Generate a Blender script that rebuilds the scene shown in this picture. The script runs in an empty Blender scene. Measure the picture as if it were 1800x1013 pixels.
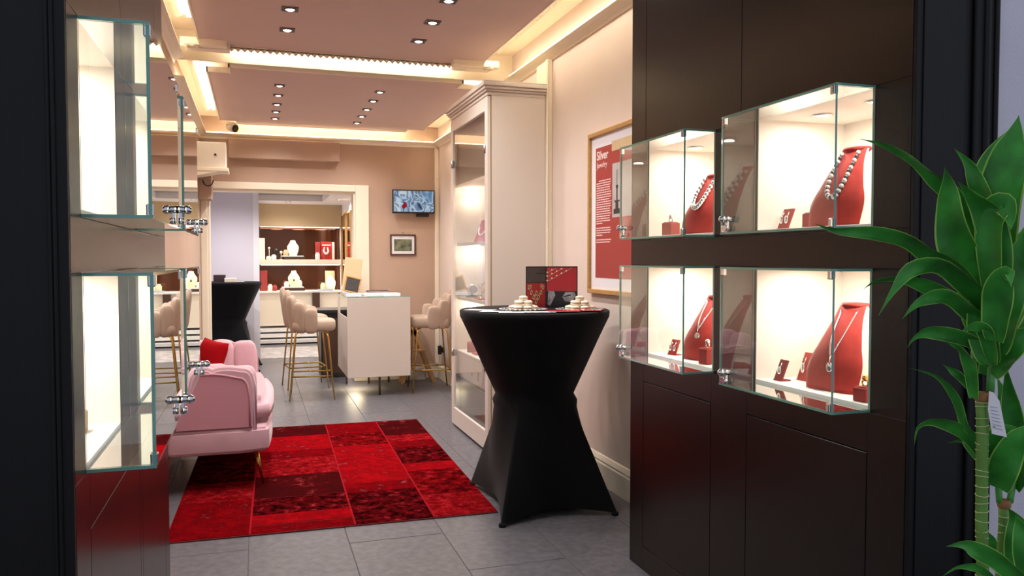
import bpy, bmesh, math, random
from mathutils import Vector, Matrix
random.seed(7)
sc = bpy.context.scene
COL = sc.collection
# ------------------------------------------------------------------ camera
FPX = 1391.0; CXP, CYP = 900.0, 506.5
TH = math.atan(450/1391.0); PH = math.atan(51.5/1391.0)
CAM = Vector((0, 0, 1.40))
FW = Vector((math.sin(TH)*math.cos(PH), math.cos(TH)*math.cos(PH), -math.sin(PH)))
RT = Vector((math.cos(TH), -math.sin(TH), 0)); UP = RT.cross(FW)
cam = bpy.data.cameras.new('camera'); cam.sensor_width = 36; cam.lens = FPX/1800*36
cam.clip_start = 0.05
co = bpy.data.objects.new('camera', cam); COL.objects.link(co); sc.camera = co
co.location = CAM; co.rotation_euler = (math.pi/2-PH, 0, -TH)
sc.view_settings.view_transform = 'Standard'; sc.view_settings.look = 'None'
sc.view_settings.gamma = 1.0; sc.view_settings.use_curve_mapping = False
sc.view_settings.exposure = -0.30
# ------------------------------------------------------------------ world (dim cool light of the street outside)
wd = bpy.data.worlds.new('street_light'); sc.world = wd; wd.use_nodes = True
wd.node_tree.nodes['Background'].inputs[0].default_value = (0.82, 0.86, 1.0, 1)
wd.node_tree.nodes['Background'].inputs[1].default_value = 0.75
# light power settings
P_SPOT = 46.0; P_SHOW = 1.55; E_COVE = 36.0; P_BACK = 62.0; E_CROWN = 15.0

def px(x, y, ax, v):
    """point where the photograph's pixel meets the plane axis=v"""
    d = FW + RT*((x-CXP)/FPX) - UP*((y-CYP)/FPX)
    return CAM + d*((v-CAM[ax])/d[ax])
def pxw(x, y, w):
    return CAM + (FW + RT*((x-CXP)/FPX) - UP*((y-CYP)/FPX))*w

# ------------------------------------------------------------------ materials
def lin(c):
    if isinstance(c, str): c = tuple(int(c[i:i+2], 16) for i in (0, 2, 4))
    f = lambda u: (u/255/12.92 if u/255 <= .04045 else ((u/255+.055)/1.055)**2.4)
    return (f(c[0]), f(c[1]), f(c[2]), 1)
MATS = {}
def mat(name, col, rough=.5, metal=0, spec=.5, var=0, vscale=8, bump=0, bscale=60, stretch=None, emit=0, ecol=None, coat=0, sheen=0, col2=None, alpha=None):
    m = bpy.data.materials.new(name); m.use_nodes = True; nt = m.node_tree; b = nt.nodes['Principled BSDF']
    c = lin(col); b.inputs['Base Color'].default_value = c
    b.inputs['Roughness'].default_value = rough; b.inputs['Metallic'].default_value = metal
    b.inputs['Specular IOR Level'].default_value = spec
    if coat: b.inputs['Coat Weight'].default_value = coat; b.inputs['Coat Roughness'].default_value = .12
    if sheen: b.inputs['Sheen Weight'].default_value = sheen; b.inputs['Sheen Roughness'].default_value = .4
    if emit:
        b.inputs['Emission Color'].default_value = lin(ecol or col); b.inputs['Emission Strength'].default_value = emit
    if var or bump:
        tc = nt.nodes.new('ShaderNodeTexCoord'); mp = nt.nodes.new('ShaderNodeMapping')
        nt.links.new(tc.outputs['Object'], mp.inputs[0])
        if stretch: mp.inputs['Scale'].default_value = stretch
    if var:
        n = nt.nodes.new('ShaderNodeTexNoise'); n.inputs['Scale'].default_value = vscale; n.inputs['Detail'].default_value = 6
        nt.links.new(mp.outputs[0], n.inputs['Vector'])
        r = nt.nodes.new('ShaderNodeValToRGB'); r.color_ramp.elements[0].position = .3; r.color_ramp.elements[1].position = .72
        c2 = lin(col2) if col2 else tuple(min(1, k*(1+var)) for k in c[:3])+(1,)
        r.color_ramp.elements[0].color = c if col2 else tuple(k*(1-var) for k in c[:3])+(1,)
        r.color_ramp.elements[1].color = c2
        nt.links.new(n.outputs['Fac'], r.inputs[0]); nt.links.new(r.outputs[0], b.inputs['Base Color'])
    if bump:
        n2 = nt.nodes.new('ShaderNodeTexNoise'); n2.inputs['Scale'].default_value = bscale; n2.inputs['Detail'].default_value = 4
        nt.links.new(mp.outputs[0], n2.inputs['Vector'])
        bp = nt.nodes.new('ShaderNodeBump'); bp.inputs['Strength'].default_value = bump; bp.inputs['Distance'].default_value = .004
        nt.links.new(n2.outputs['Fac'], bp.inputs['Height']); nt.links.new(bp.outputs[0], b.inputs['Normal'])
    MATS[name] = m; return m
def emis(name, col, s):
    m = bpy.data.materials.new(name); m.use_nodes = True; nt = m.node_tree
    for n in list(nt.nodes):
        if n.type != 'OUTPUT_MATERIAL': nt.nodes.remove(n)
    e = nt.nodes.new('ShaderNodeEmission'); e.inputs[0].default_value = lin(col); e.inputs[1].default_value = s
    nt.links.new(e.outputs[0], [n for n in nt.nodes if n.type == 'OUTPUT_MATERIAL'][0].inputs[0]); MATS[name] = m; return m
def glass(name, tint=(.96, .985, .975), refl=1.0):
    m = bpy.data.materials.new(name); m.use_nodes = True; nt = m.node_tree
    for n in list(nt.nodes):
        if n.type != 'OUTPUT_MATERIAL': nt.nodes.remove(n)
    out = [n for n in nt.nodes if n.type == 'OUTPUT_MATERIAL'][0]
    t = nt.nodes.new('ShaderNodeBsdfTransparent'); t.inputs[0].default_value = tint+(1,)
    g = nt.nodes.new('ShaderNodeBsdfGlossy'); g.inputs['Roughness'].default_value = 0.0; g.inputs[0].default_value = (.95, .97, .97, 1)
    fr = nt.nodes.new('ShaderNodeFresnel'); fr.inputs[0].default_value = 1.5
    ge = nt.nodes.new('ShaderNodeNewGeometry')
    s = nt.nodes.new('ShaderNodeMath'); s.operation = 'SUBTRACT'; s.inputs[0].default_value = 1
    nt.links.new(ge.outputs['Backfacing'], s.inputs[1])
    mu = nt.nodes.new('ShaderNodeMath'); mu.operation = 'MULTIPLY'; nt.links.new(fr.outputs[0], mu.inputs[0]); nt.links.new(s.outputs[0], mu.inputs[1])
    mu2 = nt.nodes.new('ShaderNodeMath'); mu2.operation = 'MULTIPLY'; mu2.use_clamp = True; nt.links.new(mu.outputs[0], mu2.inputs[0]); mu2.inputs[1].default_value = refl
    mx = nt.nodes.new('ShaderNodeMixShader'); nt.links.new(mu2.outputs[0], mx.inputs[0]); nt.links.new(t.outputs[0], mx.inputs[1]); nt.links.new(g.outputs[0], mx.inputs[2])
    nt.links.new(mx.outputs[0], out.inputs[0]); MATS[name] = m; return m

mat('wall_pink', 'dccbc0', .8, var=.03, vscale=3, bump=.15, bscale=180)
mat('wall_taupe', 'bb9f8c', .85, var=.04, vscale=3, bump=.15, bscale=180)
mat('cream_trim', 'f0e4cf', .5)
mat('mauve', 'c8b0ab', .75, var=.02, vscale=4)
mat('lavender', 'd8d2d8', .8)
mat('white_paint', 'ece8ea', .6)
mat('ext_wall', 'cfcdda', .9, var=.05, vscale=4, bump=.3, bscale=120)
mat('veneer', '190f0d', .27, spec=.38, var=.16, vscale=14, stretch=(6, 6, .25), bump=.06, bscale=30)
mat('facade', '0d0c0f', .5, spec=.28, var=.2, vscale=14, stretch=(8, 8, .2), bump=.1, bscale=40)
mat('groove', '0c0908', .8)
mat('lining', 'f3e8dc', .7)
mat('deck', 'f8f5ef', .55)
mat('cab', 'd8ccc2', .45, coat=.15)
mat('cab_edge', 'a98a60', .5)
mat('grey_panel', '8d857a', .35)
mat('shelf_grey', 'aaa4a0', .4)
mat('tile', '626066', .36, spec=.32, var=.26, vscale=24, bump=.12, bscale=70)
mat('grout', '5f5b5c', .9)
mat('paving', '66666c', .85, var=.2, vscale=10)
mat('chrome', 'd8dade', .12, metal=1)
mat('steel', 'b5b8bd', .3, metal=1)
mat('brass', 'd1a85c', .2, metal=1)
mat('gold', 'e3b96a', .18, metal=1)
mat('silver', 'e9e9ec', .15, metal=1)
mat('black_metal', '121212', .4)
mat('black_cloth', '0b0b0d', .85, spec=.2, sheen=.06, bump=.1, bscale=300)
mat('pink', 'd2a8b1', .8, sheen=.35, var=.05, vscale=10, spec=.2)
mat('pink_dark', 'c98f9c', .85, sheen=.3, spec=.2)
mat('red_cush', '8e050d', .9, spec=.1)
mat('beige_velvet', 'b29c8b', .8, sheen=.25, var=.06, vscale=12, spec=.2)
mat('suede', 'ab3a33', .85, sheen=.2, var=.14, vscale=22, spec=.2)
mat('suede_dark', '7d1f1d', .85)
mat('red_box', '9e2b28', .6)
mat('pearl', 'e6e0de', .2, spec=.7)
mat('pearl_dark', '4f4a4a', .25, spec=.6)
mat('paper', 'e8e6ec', .7)
mat('red_paper', 'c22a26', .5)
mat('macaron', 'f1e6cf', .6, var=.05, vscale=30)
mat('cream_fill', 'b98a5c', .6)
mat('wood_frame', 'b98b4e', .4, var=.15, vscale=20, stretch=(3, 3, 3))
mat('wood_dark', '4a2f22', .5)
mat('wood_leg', 'b58d62', .5, var=.1, vscale=12)
mat('mat_board', 'e9e5ea', .7)
mat('poster_red', 'a23733', .45)
mat('poster_text', 'f2dcd8', .6)
mat('poster_grey', 'b9b3b3', .5, var=.12, vscale=9)
mat('board', 'cdb48c', .6)
mat('slate', '3b3634', .8, var=.3, vscale=40)
mat('book_blue', '9fb0c4', .5); mat('book_dark', '3c2a30', .5); mat('book_white', 'e4e2e6', .5); mat('book_red', 'a3393c', .5)
mat('brown_mirror', '6a4534', .08, metal=.85)
mat('mirror', 'b8a58e', .04, metal=1)
mat('bust_white', 'f3eee2', .6)
mat('bust_cream', 'ece4b8', .6)
mat('pot', '2b2b30', .5); mat('soil', '2a2019', .95)
mat('leaf', '34872f', .38, var=.45, vscale=16, spec=.3)
mat('leaf_mid', '4a9a45', .32, coat=.25)
mat('leaf_edge', '8fbf52', .4, spec=.3)
mat('stalk', '5f8c35', .45, var=.15, vscale=20)
mat('ring', 'c9cf9a', .6)
mat('bark', '9c6f48', .9)
mat('glass_edge', '6aa898', .08, spec=.8, coat=.5)
mat('glass_edge_pale', '7fb0a8', .1, spec=.8)
mat('camera_white', 'e6dfd2', .5)
mat('plastic_white', 'e2d8cc', .5)
mat('ornate', 'cfcac8', .5, var=.35, vscale=9, col2='8a8280')
mat('white_enamel', 'f0eee9', .35)
mat('blue_glass', '23345e', .1, spec=.7)
glass('glass', refl=2.1); glass('glass_door', (.95, .95, .94), 1.6)
emis('led', 'fff3da', E_COVE); emis('led_crown', 'ffe6be', E_CROWN)
emis('bulb', 'fff4e4', 14); emis('bulb_soft', 'fff4e2', 12); emis('bulb_back', 'fff0e0', 8)

# ------------------------------------------------------------------ mesh helpers
def B(): return bmesh.new()
def box(bm, x0, x1, y0, y1, z0, z1, bev=0, seg=2, mi=0, M=None):
    r = bmesh.ops.create_cube(bm, size=1)
    vs = r['verts']
    for v in vs:
        v.co = Vector(((x0+x1)/2+v.co.x*(x1-x0), (y0+y1)/2+v.co.y*(y1-y0), (z0+z1)/2+v.co.z*(z1-z0)))
    fs = set(f for v in vs for f in v.link_faces)
    if bev:
        es = set(e for v in vs for e in v.link_edges)
        rr = bmesh.ops.bevel(bm, geom=list(es), offset=bev, segments=seg, affect='EDGES', profile=.5)
        fs = set(rr['faces']) | set(f for v in rr['verts'] for f in v.link_faces)
        vs = list(set(v for f in fs for v in f.verts))
    for f in fs: f.material_index = mi
    if M: bmesh.ops.transform(bm, matrix=M, verts=vs)
    return vs
def cyl(bm, p0, p1, r0, r1=None, n=16, mi=0, cap=True):
    p0 = Vector(p0); p1 = Vector(p1); r1 = r0 if r1 is None else r1
    d = (p1-p0).normalized(); a = d.orthogonal().normalized(); b = d.cross(a)
    A = []; C_ = []
    for i in range(n):
        t = 2*math.pi*i/n; o = a*math.cos(t)+b*math.sin(t)
        A.append(bm.verts.new(p0+o*r0)); C_.append(bm.verts.new(p1+o*r1))
    for i in range(n):
        f = bm.faces.new((A[i], A[(i+1) % n], C_[(i+1) % n], C_[i])); f.smooth = True; f.material_index = mi
    if cap:
        f = bm.faces.new(A[::-1]); f.material_index = mi; f = bm.faces.new(C_); f.material_index = mi
def tube(bm, pts, r, n=8, mi=0, closed=False):
    pts = [Vector(p) for p in pts]; k = len(pts); rings = []
    prev = None
    for i, p in enumerate(pts):
        if closed: t = pts[(i+1) % k]-pts[i-1]
        else: t = pts[min(i+1, k-1)]-pts[max(i-1, 0)]
        t.normalize()
        if prev is None: a = t.orthogonal().normalized()
        else:
            a = prev-t*prev.dot(t)
            a = a.normalized() if a.length > 1e-5 else t.orthogonal().normalized()
        prev = a; b = t.cross(a)
        rr = r(i/(k-1)) if callable(r) else r
        rings.append([bm.verts.new(p+(a*math.cos(2*math.pi*j/n)+b*math.sin(2*math.pi*j/n))*rr) for j in range(n)])
    for i in range(k if closed else k-1):
        A = rings[i]; C_ = rings[(i+1) % k]
        for j in range(n):
            f = bm.faces.new((A[j], A[(j+1) % n], C_[(j+1) % n], C_[j])); f.smooth = True; f.material_index = mi
    if not closed:
        f = bm.faces.new(rings[0][::-1]); f.material_index = mi; f = bm.faces.new(rings[-1]); f.material_index = mi
def lathe(bm, prof, c=(0, 0, 0), n=24, mi=0, sx=1, sy=1):
    c = Vector(c); rings = []
    for r, z in prof:
        if r < 1e-6: rings.append([bm.verts.new(c+Vector((0, 0, z)))])
        else: rings.append([bm.verts.new(c+Vector((r*sx*math.cos(2*math.pi*j/n), r*sy*math.sin(2*math.pi*j/n), z))) for j in range(n)])
    for A, C_ in zip(rings, rings[1:]):
        for j in range(n):
            if len(A) == 1 and len(C_) == 1: continue
            if len(A) == 1: f = bm.faces.new((A[0], C_[(j+1) % n], C_[j]))
            elif len(C_) == 1: f = bm.faces.new((A[j], A[(j+1) % n], C_[0]))
            else: f = bm.faces.new((A[j], A[(j+1) % n], C_[(j+1) % n], C_[j]))
            f.smooth = True; f.material_index = mi
def sbox(bm, c, h, e=.35, nu=20, nv=12, mi=0, M=None, squash=None):
    """soft superellipsoid cushion"""
    c = Vector(c)
    sg = lambda w, p: math.copysign(abs(w)**p, w)
    rings = []
    for i in range(nv+1):
        la = -math.pi/2+math.pi*i/nv; cl = sg(math.cos(la), e); sl = sg(math.sin(la), e)
        if i in (0, nv): rings.append([Vector((0, 0, sl*h[2]))]); continue
        rings.append([Vector((h[0]*cl*sg(math.cos(2*math.pi*j/nu), e), h[1]*cl*sg(math.sin(2*math.pi*j/nu), e), h[2]*sl)) for j in range(nu)])
    V = []
    for R_ in rings:
        row = []
        for p in R_:
            q = p+c
            if M: q = M @ q
            row.append(bm.verts.new(q))
        V.append(row)
    for A, C_ in zip(V, V[1:]):
        for j in range(nu):
            if len(A) == 1: f = bm.faces.new((A[0], C_[(j+1) % nu], C_[j]))
            elif len(C_) == 1: f = bm.faces.new((A[j], A[(j+1) % nu], C_[0]))
            else: f = bm.faces.new((A[j], A[(j+1) % nu], C_[(j+1) % nu], C_[j]))
            f.smooth = True; f.material_index = mi
def ball(bm, c, r, n=10, mi=0):
    lathe(bm, [(r*math.sin(math.pi*i/(n//2+2)), -r*math.cos(math.pi*i/(n//2+2))) for i in range(n//2+3)], c, n, mi)
def prism(bm, poly, ext, mi=0):
    """poly: list of 3-D points, extruded along ext"""
    ext = Vector(ext)
    A = [bm.verts.new(Vector(p)) for p in poly]; C_ = [bm.verts.new(Vector(p)+ext) for p in poly]
    n = len(A); fs = []
    for i in range(n): fs.append(bm.faces.new((A[i], A[(i+1) % n], C_[(i+1) % n], C_[i])))
    fs.append(bm.faces.new(A[::-1])); fs.append(bm.faces.new(C_))
    for f in fs: f.material_index = mi
    bmesh.ops.recalc_face_normals(bm, faces=fs)
    return A+C_
def grid(bm, rows, mi=0, smooth=True, closed=False):
    V = [[bm.verts.new(Vector(p)) for p in r] for r in rows]
    for A, C_ in zip(V, V[1:]):
        n = len(A)
        for j in range(n if closed else n-1):
            f = bm.faces.new((A[j], A[(j+1) % n], C_[(j+1) % n], C_[j])); f.smooth = smooth
            f.material_index = mi(j) if callable(mi) else mi
    return V

def obj(name, bm, mats, parent=None, recalc=True):
    if recalc: bmesh.ops.recalc_face_normals(bm, faces=bm.faces)
    me = bpy.data.meshes.new(name); 
    if parent is not None and not parent.get('_local'):
        off = Vector(parent['_loc']) if '_loc' in parent else Vector((0, 0, 0))
        if off.length: bmesh.ops.translate(bm, vec=-off, verts=bm.verts)
    bm.to_mesh(me); bm.free()
    for m in (mats if isinstance(mats, (list, tuple)) else [mats]): me.materials.append(MATS[m])
    o = bpy.data.objects.new(name, me); COL.objects.link(o)
    if parent is not None:
        o.parent = parent
        if '_loc' in parent: o['_loc'] = parent['_loc']
        if '_local' in parent: o['_local'] = 1
    return o
def tag(o, label=None, cat=None, group=None, kind=None):
    if label: o['label'] = label
    if cat: o['category'] = cat
    if group: o['group'] = group
    if kind: o['kind'] = kind
    return o
def thing(name, label, cat, loc=(0, 0, 0), group=None, rz=None):
    """Empty at the base; parts are given in world coordinates, or in local ones when rz is set"""
    o = bpy.data.objects.new(name, None); COL.objects.link(o); o.location = loc; o.empty_display_size = .05
    if rz is None: o['_loc'] = tuple(loc)
    else: o['_local'] = 1; o.rotation_euler = (0, 0, rz)
    return tag(o, label, cat, group)
def struct(name, bm, mats, label=None, parent=None):
    o = obj(name, bm, mats, parent)
    if parent is None: tag(o, label, None, None, 'structure')
    return o
def one(name, bm, mats, label, cat, group=None):
    return tag(obj(name, bm, mats), label, cat, group)
def copy_tree(o, parent=None):
    c = o.copy(); COL.objects.link(c); c.parent = parent
    for ch in o.children: copy_tree(ch, c)
    return c
def lamp(name, kind, loc, power, parent=None, color=(1, .9, .78), size=.1, direction=(0, 0, -1), angle=100, blend=.7):
    l = bpy.data.lights.new(name, kind); l.energy = power; l.color = color
    if kind == 'SPOT': l.spot_size = math.radians(angle); l.spot_blend = blend; l.shadow_soft_size = size
    elif kind == 'AREA': l.shape = 'DISK'; l.size = size
    else: l.shadow_soft_size = size
    o = bpy.data.objects.new(name, l); COL.objects.link(o)
    o.rotation_euler = Vector(direction).to_track_quat('-Z', 'Y').to_euler()
    if parent is not None:
        o.parent = parent; off = Vector(parent['_loc']) if '_loc' in parent else Vector((0, 0, 0)); o.location = Vector(loc)-off
    else: o.location = loc
    return o

# ------------------------------------------------------------------ dimensions
XR, XL, YB = 2.045, -0.56, 9.124        # room walls
PXR, PXL = 1.64, -0.33                  # showcase walls
PY0, PY1 = 1.665, 3.29
ZC = 3.08

# ================================================================== FLOOR
bm = B(); box(bm, -1.2, 2.4, 1.62, 14.6, -.12, -.004)
floor = struct('floor', bm, 'grout', 'grey rectangular stone tile floor of the shop')
tw, tl = .472, .945
x = -.05-2*tw; i = 0
meshes = {}
k = 0
while x < 2.05:
    y = 1.64+((i*.44) % tl)-tl
    while y < 11.2:
        y0 = max(y, 1.63); y1 = min(y+tl, 11.2); x1 = min(x+tw, 2.06)
        if y1-y0 > .05 and x1 > XL-.1:
            key = (round(y1-y0, 3), round(x1-x, 3))
            if key not in meshes:
                bm = B(); box(bm, .002, x1-x-.002, .002, y1-y0-.002, -.01, 0, .0012, 1)
                me = bpy.data.meshes.new('tile'); bm.to_mesh(me); bm.free(); me.materials.append(MATS['tile']); meshes[key] = me
            o = bpy.data.objects.new('tile', meshes[key]); COL.objects.link(o); o.parent = floor; o.location = (x, y0, random.uniform(-.0006, 0))
        y += tl
    x += tw; i += 1
bm = B(); box(bm, -4, 5, -3, 1.62, -.12, -.002)
struct('floor_pavement', bm, 'paving', 'grey pavement outside the shop front')
# back room floor strips
bm = B(); box(bm, -.9, 2.1, 11.2, 14.6, -.01, 0)
struct('floor_back_room', bm, 'tile', 'grey floor of the back room')
bm = B(); box(bm, .05, 1.32, 11.55, 12.95, 0, .006)
one('patterned_mat', bm, 'ornate', 'pale patterned mat on the back room floor beneath the display', 'mat')

# ================================================================== WALLS
bm = B(); box(bm, XR, XR+.15, PY1-.2, YB+.2, 0, ZC+.1)
struct('wall_right', bm, 'wall_pink', 'pale pinkish beige side wall with the framed poster')
bm = B(); box(bm, XL-.15, XL, PY1-.2, YB+.2, 0, ZC+.1)
struct('wall_left', bm, 'wall_taupe', 'beige side wall behind the pink sofa')
bm = B()
box(bm, XL-.1, -.49, YB, YB+.2, 0, ZC); box(bm, 1.08, XR+.1, YB, YB+.2, 0, ZC); box(bm, -.49, 1.08, YB, YB+.2, 2.155, ZC)
struct('wall_back', bm, 'wall_taupe', 'taupe back wall with the doorway to the back room')
# casing
bm = B()
for a in ((1.08, 1.233, 0, 2.232), (-.559, -.49, 0, 2.232), (-.49, 1.08, 2.155, 2.232)):
    box(bm, a[0], a[1], YB-.03, YB, a[2], a[3], .008)
box(bm, 1.06, 1.08, YB, YB+.22, 0, 2.155); box(bm, -.49, -.47, YB, YB+.22, 0, 2.155); box(bm, -.47, 1.06, YB, YB+.22, 2.135, 2.155)
struct('trim_1', bm, 'cream_trim', 'cream casing round the doorway to the back room')
# right wall baseboard, corner pilaster, wall pilaster
bm = B(); prism(bm, [(XR, 3.1, 0), (XR-.025, 3.1, 0), (XR-.025, 3.1, .13), (XR-.018, 3.1, .14), (XR-.022, 3.1, .15), (XR-.008, 3.1, .175), (XR, 3.1, .18)], (0, 2.2, 0))
struct('baseboard_right', bm, 'cream_trim', 'cream baseboard along the poster wall')
bm = B(); prism(bm, [(XR, 6.5, 0), (XR-.02, 6.5, 0), (XR-.02, 6.5, .14), (XR, 6.5, .17)], (0, 2.62, 0))
struct('baseboard_right_rear', bm, 'cream_trim', 'cream baseboard behind the counter')
bm = B(); box(bm, 1.233, XR, YB-.02, YB, 0, .16, .005)
struct('baseboard_back', bm, 'cream_trim', 'cream baseboard under the picture on the back wall')
bm = B(); box(bm, XR-.035, XR, 5.37, 5.62, .17, 2.83, .006); box(bm, XR-.05, XR-.03, 5.36, 5.40, .17, 2.83, .01)
struct('trim_2', bm, 'cream_trim', 'cream vertical strip on the wall beside the tall cabinet')
bm = B(); box(bm, XR-.05, XR, YB-.045, YB, .16, 2.69, .012)
struct('trim_3', bm, 'cream_trim', 'cream corner strip beside the wall screen')
# crown mouldings
def crown(name, pts, z0, label, out, h=.055, d=.075):
    bm = B()
    a, b = Vector(pts[0]), Vector(pts[1]); o = Vector(out)
    prof = [(0, 0), (.006, 0), (.010, .008), (.012, .02), (d*.6, h*.7), (d, h*.85), (d, h), (0, h)]
    prism(bm, [a+o*u+Vector((0, 0, z0+v)) for u, v in prof], b-a)
    return struct(name, bm, 'cream_trim', label)
crown('trim_4', [(XR, 3.2, 0), (XR, 6.32, 0)], 2.825, 'cream crown moulding above the poster wall', (-1, 0, 0))
crown('trim_5', [(XL, 3.2, 0), (XL, 6.32, 0)], 2.825, 'cream crown moulding above the left wall', (1, 0, 0))
crown('trim_6', [(XR, 6.32, 0), (XR, YB, 0)], 2.69, 'cream crown moulding behind the tall cabinet', (-1, 0, 0))
crown('trim_7', [(XL, 6.32, 0), (XL, YB, 0)], 2.69, 'cream crown moulding of the rear left wall', (1, 0, 0))
crown('trim_8', [(XL, YB, 0), (XR, YB, 0)], 2.69, 'cream crown moulding across the back wall', (0, -1, 0))

# ================================================================== CEILING
bm = B(); box(bm, XL-.3, XR+.3, 1.6, 6.36, ZC, ZC+.1); box(bm, XL-.3, XR+.3, 6.32, YB+.2, 2.93, ZC+.1)
ceil = struct('ceiling', bm, 'cream_trim', 'cream coffered ceiling with two mauve panels and lit coves')
def notch(x0, x1, y0, y1, nx, ny, front=True, back=True):
    p = []
    if front: p += [(x0, y0+ny), (x0+nx, y0+ny), (x0+nx, y0), (x1-nx, y0), (x1-nx, y0+ny), (x1, y0+ny)]
    else: p += [(x0, y0), (x1, y0)]
    if back: p += [(x1, y1-ny), (x1-nx, y1-ny), (x1-nx, y1), (x0+nx, y1), (x0+nx, y1-ny), (x0, y1-ny)]
    else: p += [(x1, y1), (x0, y1)]
    return p
FP = (-.364, 1.72, 2.0, 6.19); RP = (-.335, 1.79, 6.36, 8.98)
bm = B(); prism(bm, [(a, b, 2.95) for a, b in notch(*FP, .17, .16, False, True)], (0, 0, .035))
obj('panel', bm, 'mauve', ceil)
bm = B(); prism(bm, [(a, b, 2.84) for a, b in notch(*RP, .165, .19, True, True)], (0, 0, .035))
obj('panel', bm, 'mauve', ceil)
# cream edge lips of the panels
def lip(poly, z0, z1, off, t=.012):
    bm = B(); n = len(poly)
    for i in range(n):
        a = Vector(poly[i]+(0,)); b = Vector(poly[(i+1) % n]+(0,)); d = (b-a)
        if d.length < .01: continue
        d.normalize(); nrm = Vector((d.y, -d.x, 0))
        q = [a-d*t, b+d*t, b+d*t+nrm*t, a-d*t+nrm*t]
        prism(bm, [(v.x, v.y, z0) for v in q], (0, 0, z1-z0))
    return bm
obj('panel_edge', lip(notch(*RP, .165, .19), 2.835, 2.875, 0), 'cream_trim', ceil)
obj('panel_edge', lip(notch(*FP, .17, .16, False), 2.947, 2.985, 0), 'cream_trim', ceil)
# fascia where the rear ceiling drops
bm = B(); box(bm, XL, XR, 6.315, 6.33, 2.86, ZC)
obj('fascia', bm, 'cream_trim', ceil)
# acanthus mouldings: rows of curled leaves
def leafrow(bm, a, b, w, nrm, drop, step=.045):
    a = Vector(a); b = Vector(b); d = b-a; L = d.length; d.normalize(); nrm = Vector(nrm); n = max(1, int(L/step)); s = L/n
    dn = Vector(drop)
    prism(bm, [a, a+nrm*w, a+nrm*w+dn*.35, a+dn*.35], d*L)
    for i in range(n):
        c = a+d*(s*(i+.5))
        rows = []
        for k in range(5):
            t = k/4; hw = s*.55*math.sin(math.pi*(.25+.72*t)); z = .35+.75*math.sin(t*math.pi*.75)
            m = c+nrm*(w*t)+d*(s*.25*t)
            rows.append([m-d*hw+dn*(z*.55), m+dn*z, m+d*hw+dn*(z*.55)])
        grid(bm, rows)
bm = B(); leafrow(bm, (-.445, 2.2, ZC), (-.445, 5.88, ZC), .075, (-1, 0, 0), (0, 0, -.04)); tag(obj('leaf_moulding', bm, 'cream_trim', ceil), kind='stuff')
bm = B(); leafrow(bm, (1.80, 2.2, ZC), (1.80, 6.05, ZC), .055, (1, 0, 0), (0, 0, -.06)); tag(obj('leaf_moulding', bm, 'cream_trim', ceil), kind='stuff')
bm = B(); leafrow(bm, (-.18, 6.215, 2.96), (1.54, 6.215, 2.96), .05, (0, -1, 0), (0, 0, -.045)); tag(obj('leaf_moulding', bm, 'cream_trim', ceil), kind='stuff')
bm = B(); leafrow(bm, (-.42, 6.45, 2.93), (-.42, 8.6, 2.93), .06, (-1, 0, 0), (0, 0, -.04)); tag(obj('leaf_moulding', bm, 'cream_trim', ceil), kind='stuff')
bm = B(); leafrow(bm, (1.86, 6.45, 2.93), (1.86, 8.7, 2.93), .05, (1, 0, 0), (0, 0, -.04)); tag(obj('leaf_moulding', bm, 'cream_trim', ceil), kind='stuff')
# corner blocks with rosettes at the beam ends
for cx, sg in ((-.30, 1), (1.66, -1)):
    bm = B(); box(bm, cx-.19, cx+.12 if sg > 0 else cx+.19, 6.035, 6.10, 2.905, 2.96, .008); box(bm, cx-.16, cx+.14, 6.10, 6.21, 2.90, 2.96, .01)
    for k in range(5):
        t = 2*math.pi*k/5
        sbox(bm, (cx-.12*sg+.03*math.cos(t), 6.08+.03*math.sin(t), 2.902), (.018, .018, .010), 1, 8, 6)
    obj('corner_block', bm, 'cream_trim', ceil)
# LED strips in the coves
def led(x0, x1, y0, y1, z0, z1, m='led'):
    bm = B(); box(bm, x0, x1, y0, y1, z0, z1); obj('led_strip', bm, m, ceil)
led(-.43, -.40, 2.2, 5.9, 3.055, 3.07)
led(1.745, 1.775, 2.2, 6.0, 3.03, 3.045)
led(-.16, 1.52, 6.235, 6.255, 2.975, 2.99)
led(-.42+.02, -.42+.045, 6.5, 8.6, 2.905, 2.92)
led(1.815, 1.84, 6.5, 8.6, 2.90, 2.915)
led(-.2, 1.65, 9.01, 9.03, 2.895, 2.91)
led(XR-.066, XR-.054, 3.4, 6.2, 2.884, 2.889, 'led_crown'); led(XL+.054, XL+.066, 3.4, 6.2, 2.884, 2.889, 'led_crown')
led(XL+.05, XR-.05, YB-.066, YB-.054, 2.749, 2.754, 'led_crown'); led(XL+.054, XL+.066, 6.4, 9.0, 2.749, 2.754, 'led_crown'); led(XR-.066, XR-.054, 6.6, 9.0, 2.749, 2.754, 'led_crown')

# downlights
def downlight(x, y, z, label, group, power=P_SPOT, mat_='bulb', s=.05, angle=138):
    t = thing('downlight', label, 'downlight', (x, y, z), group)
    bm = B(); 
    for a in ((-s, s, -s, -s*.72), (-s, s, s*.72, s), (-s, -s*.72, -s*.72, s*.72), (s*.72, s, -s*.72, s*.72)):
        box(bm, x+a[0], x+a[1], y+a[2], y+a[3], z-.004, z, 0)
    obj('frame', bm, 'wood_dark', t)
    bm = B(); lathe(bm, [(s*.98, -.001), (s*.72, -.003), (s*.62, -.002), (s*.60, -.006), (s*.55, -.008)], (x, y, z), 20); obj('ring', bm, 'black_metal', t)
    bm = B(); lathe(bm, [(0, -.012), (s*.35, -.011), (s*.56, -.006)], (x, y, z), 16); obj('lens', bm, mat_, t)
    lamp('downlight_lamp', 'SPOT', (x, y, z-.03), power, t, (1, .97, .94), .03, angle=angle, blend=1.0)
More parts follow.
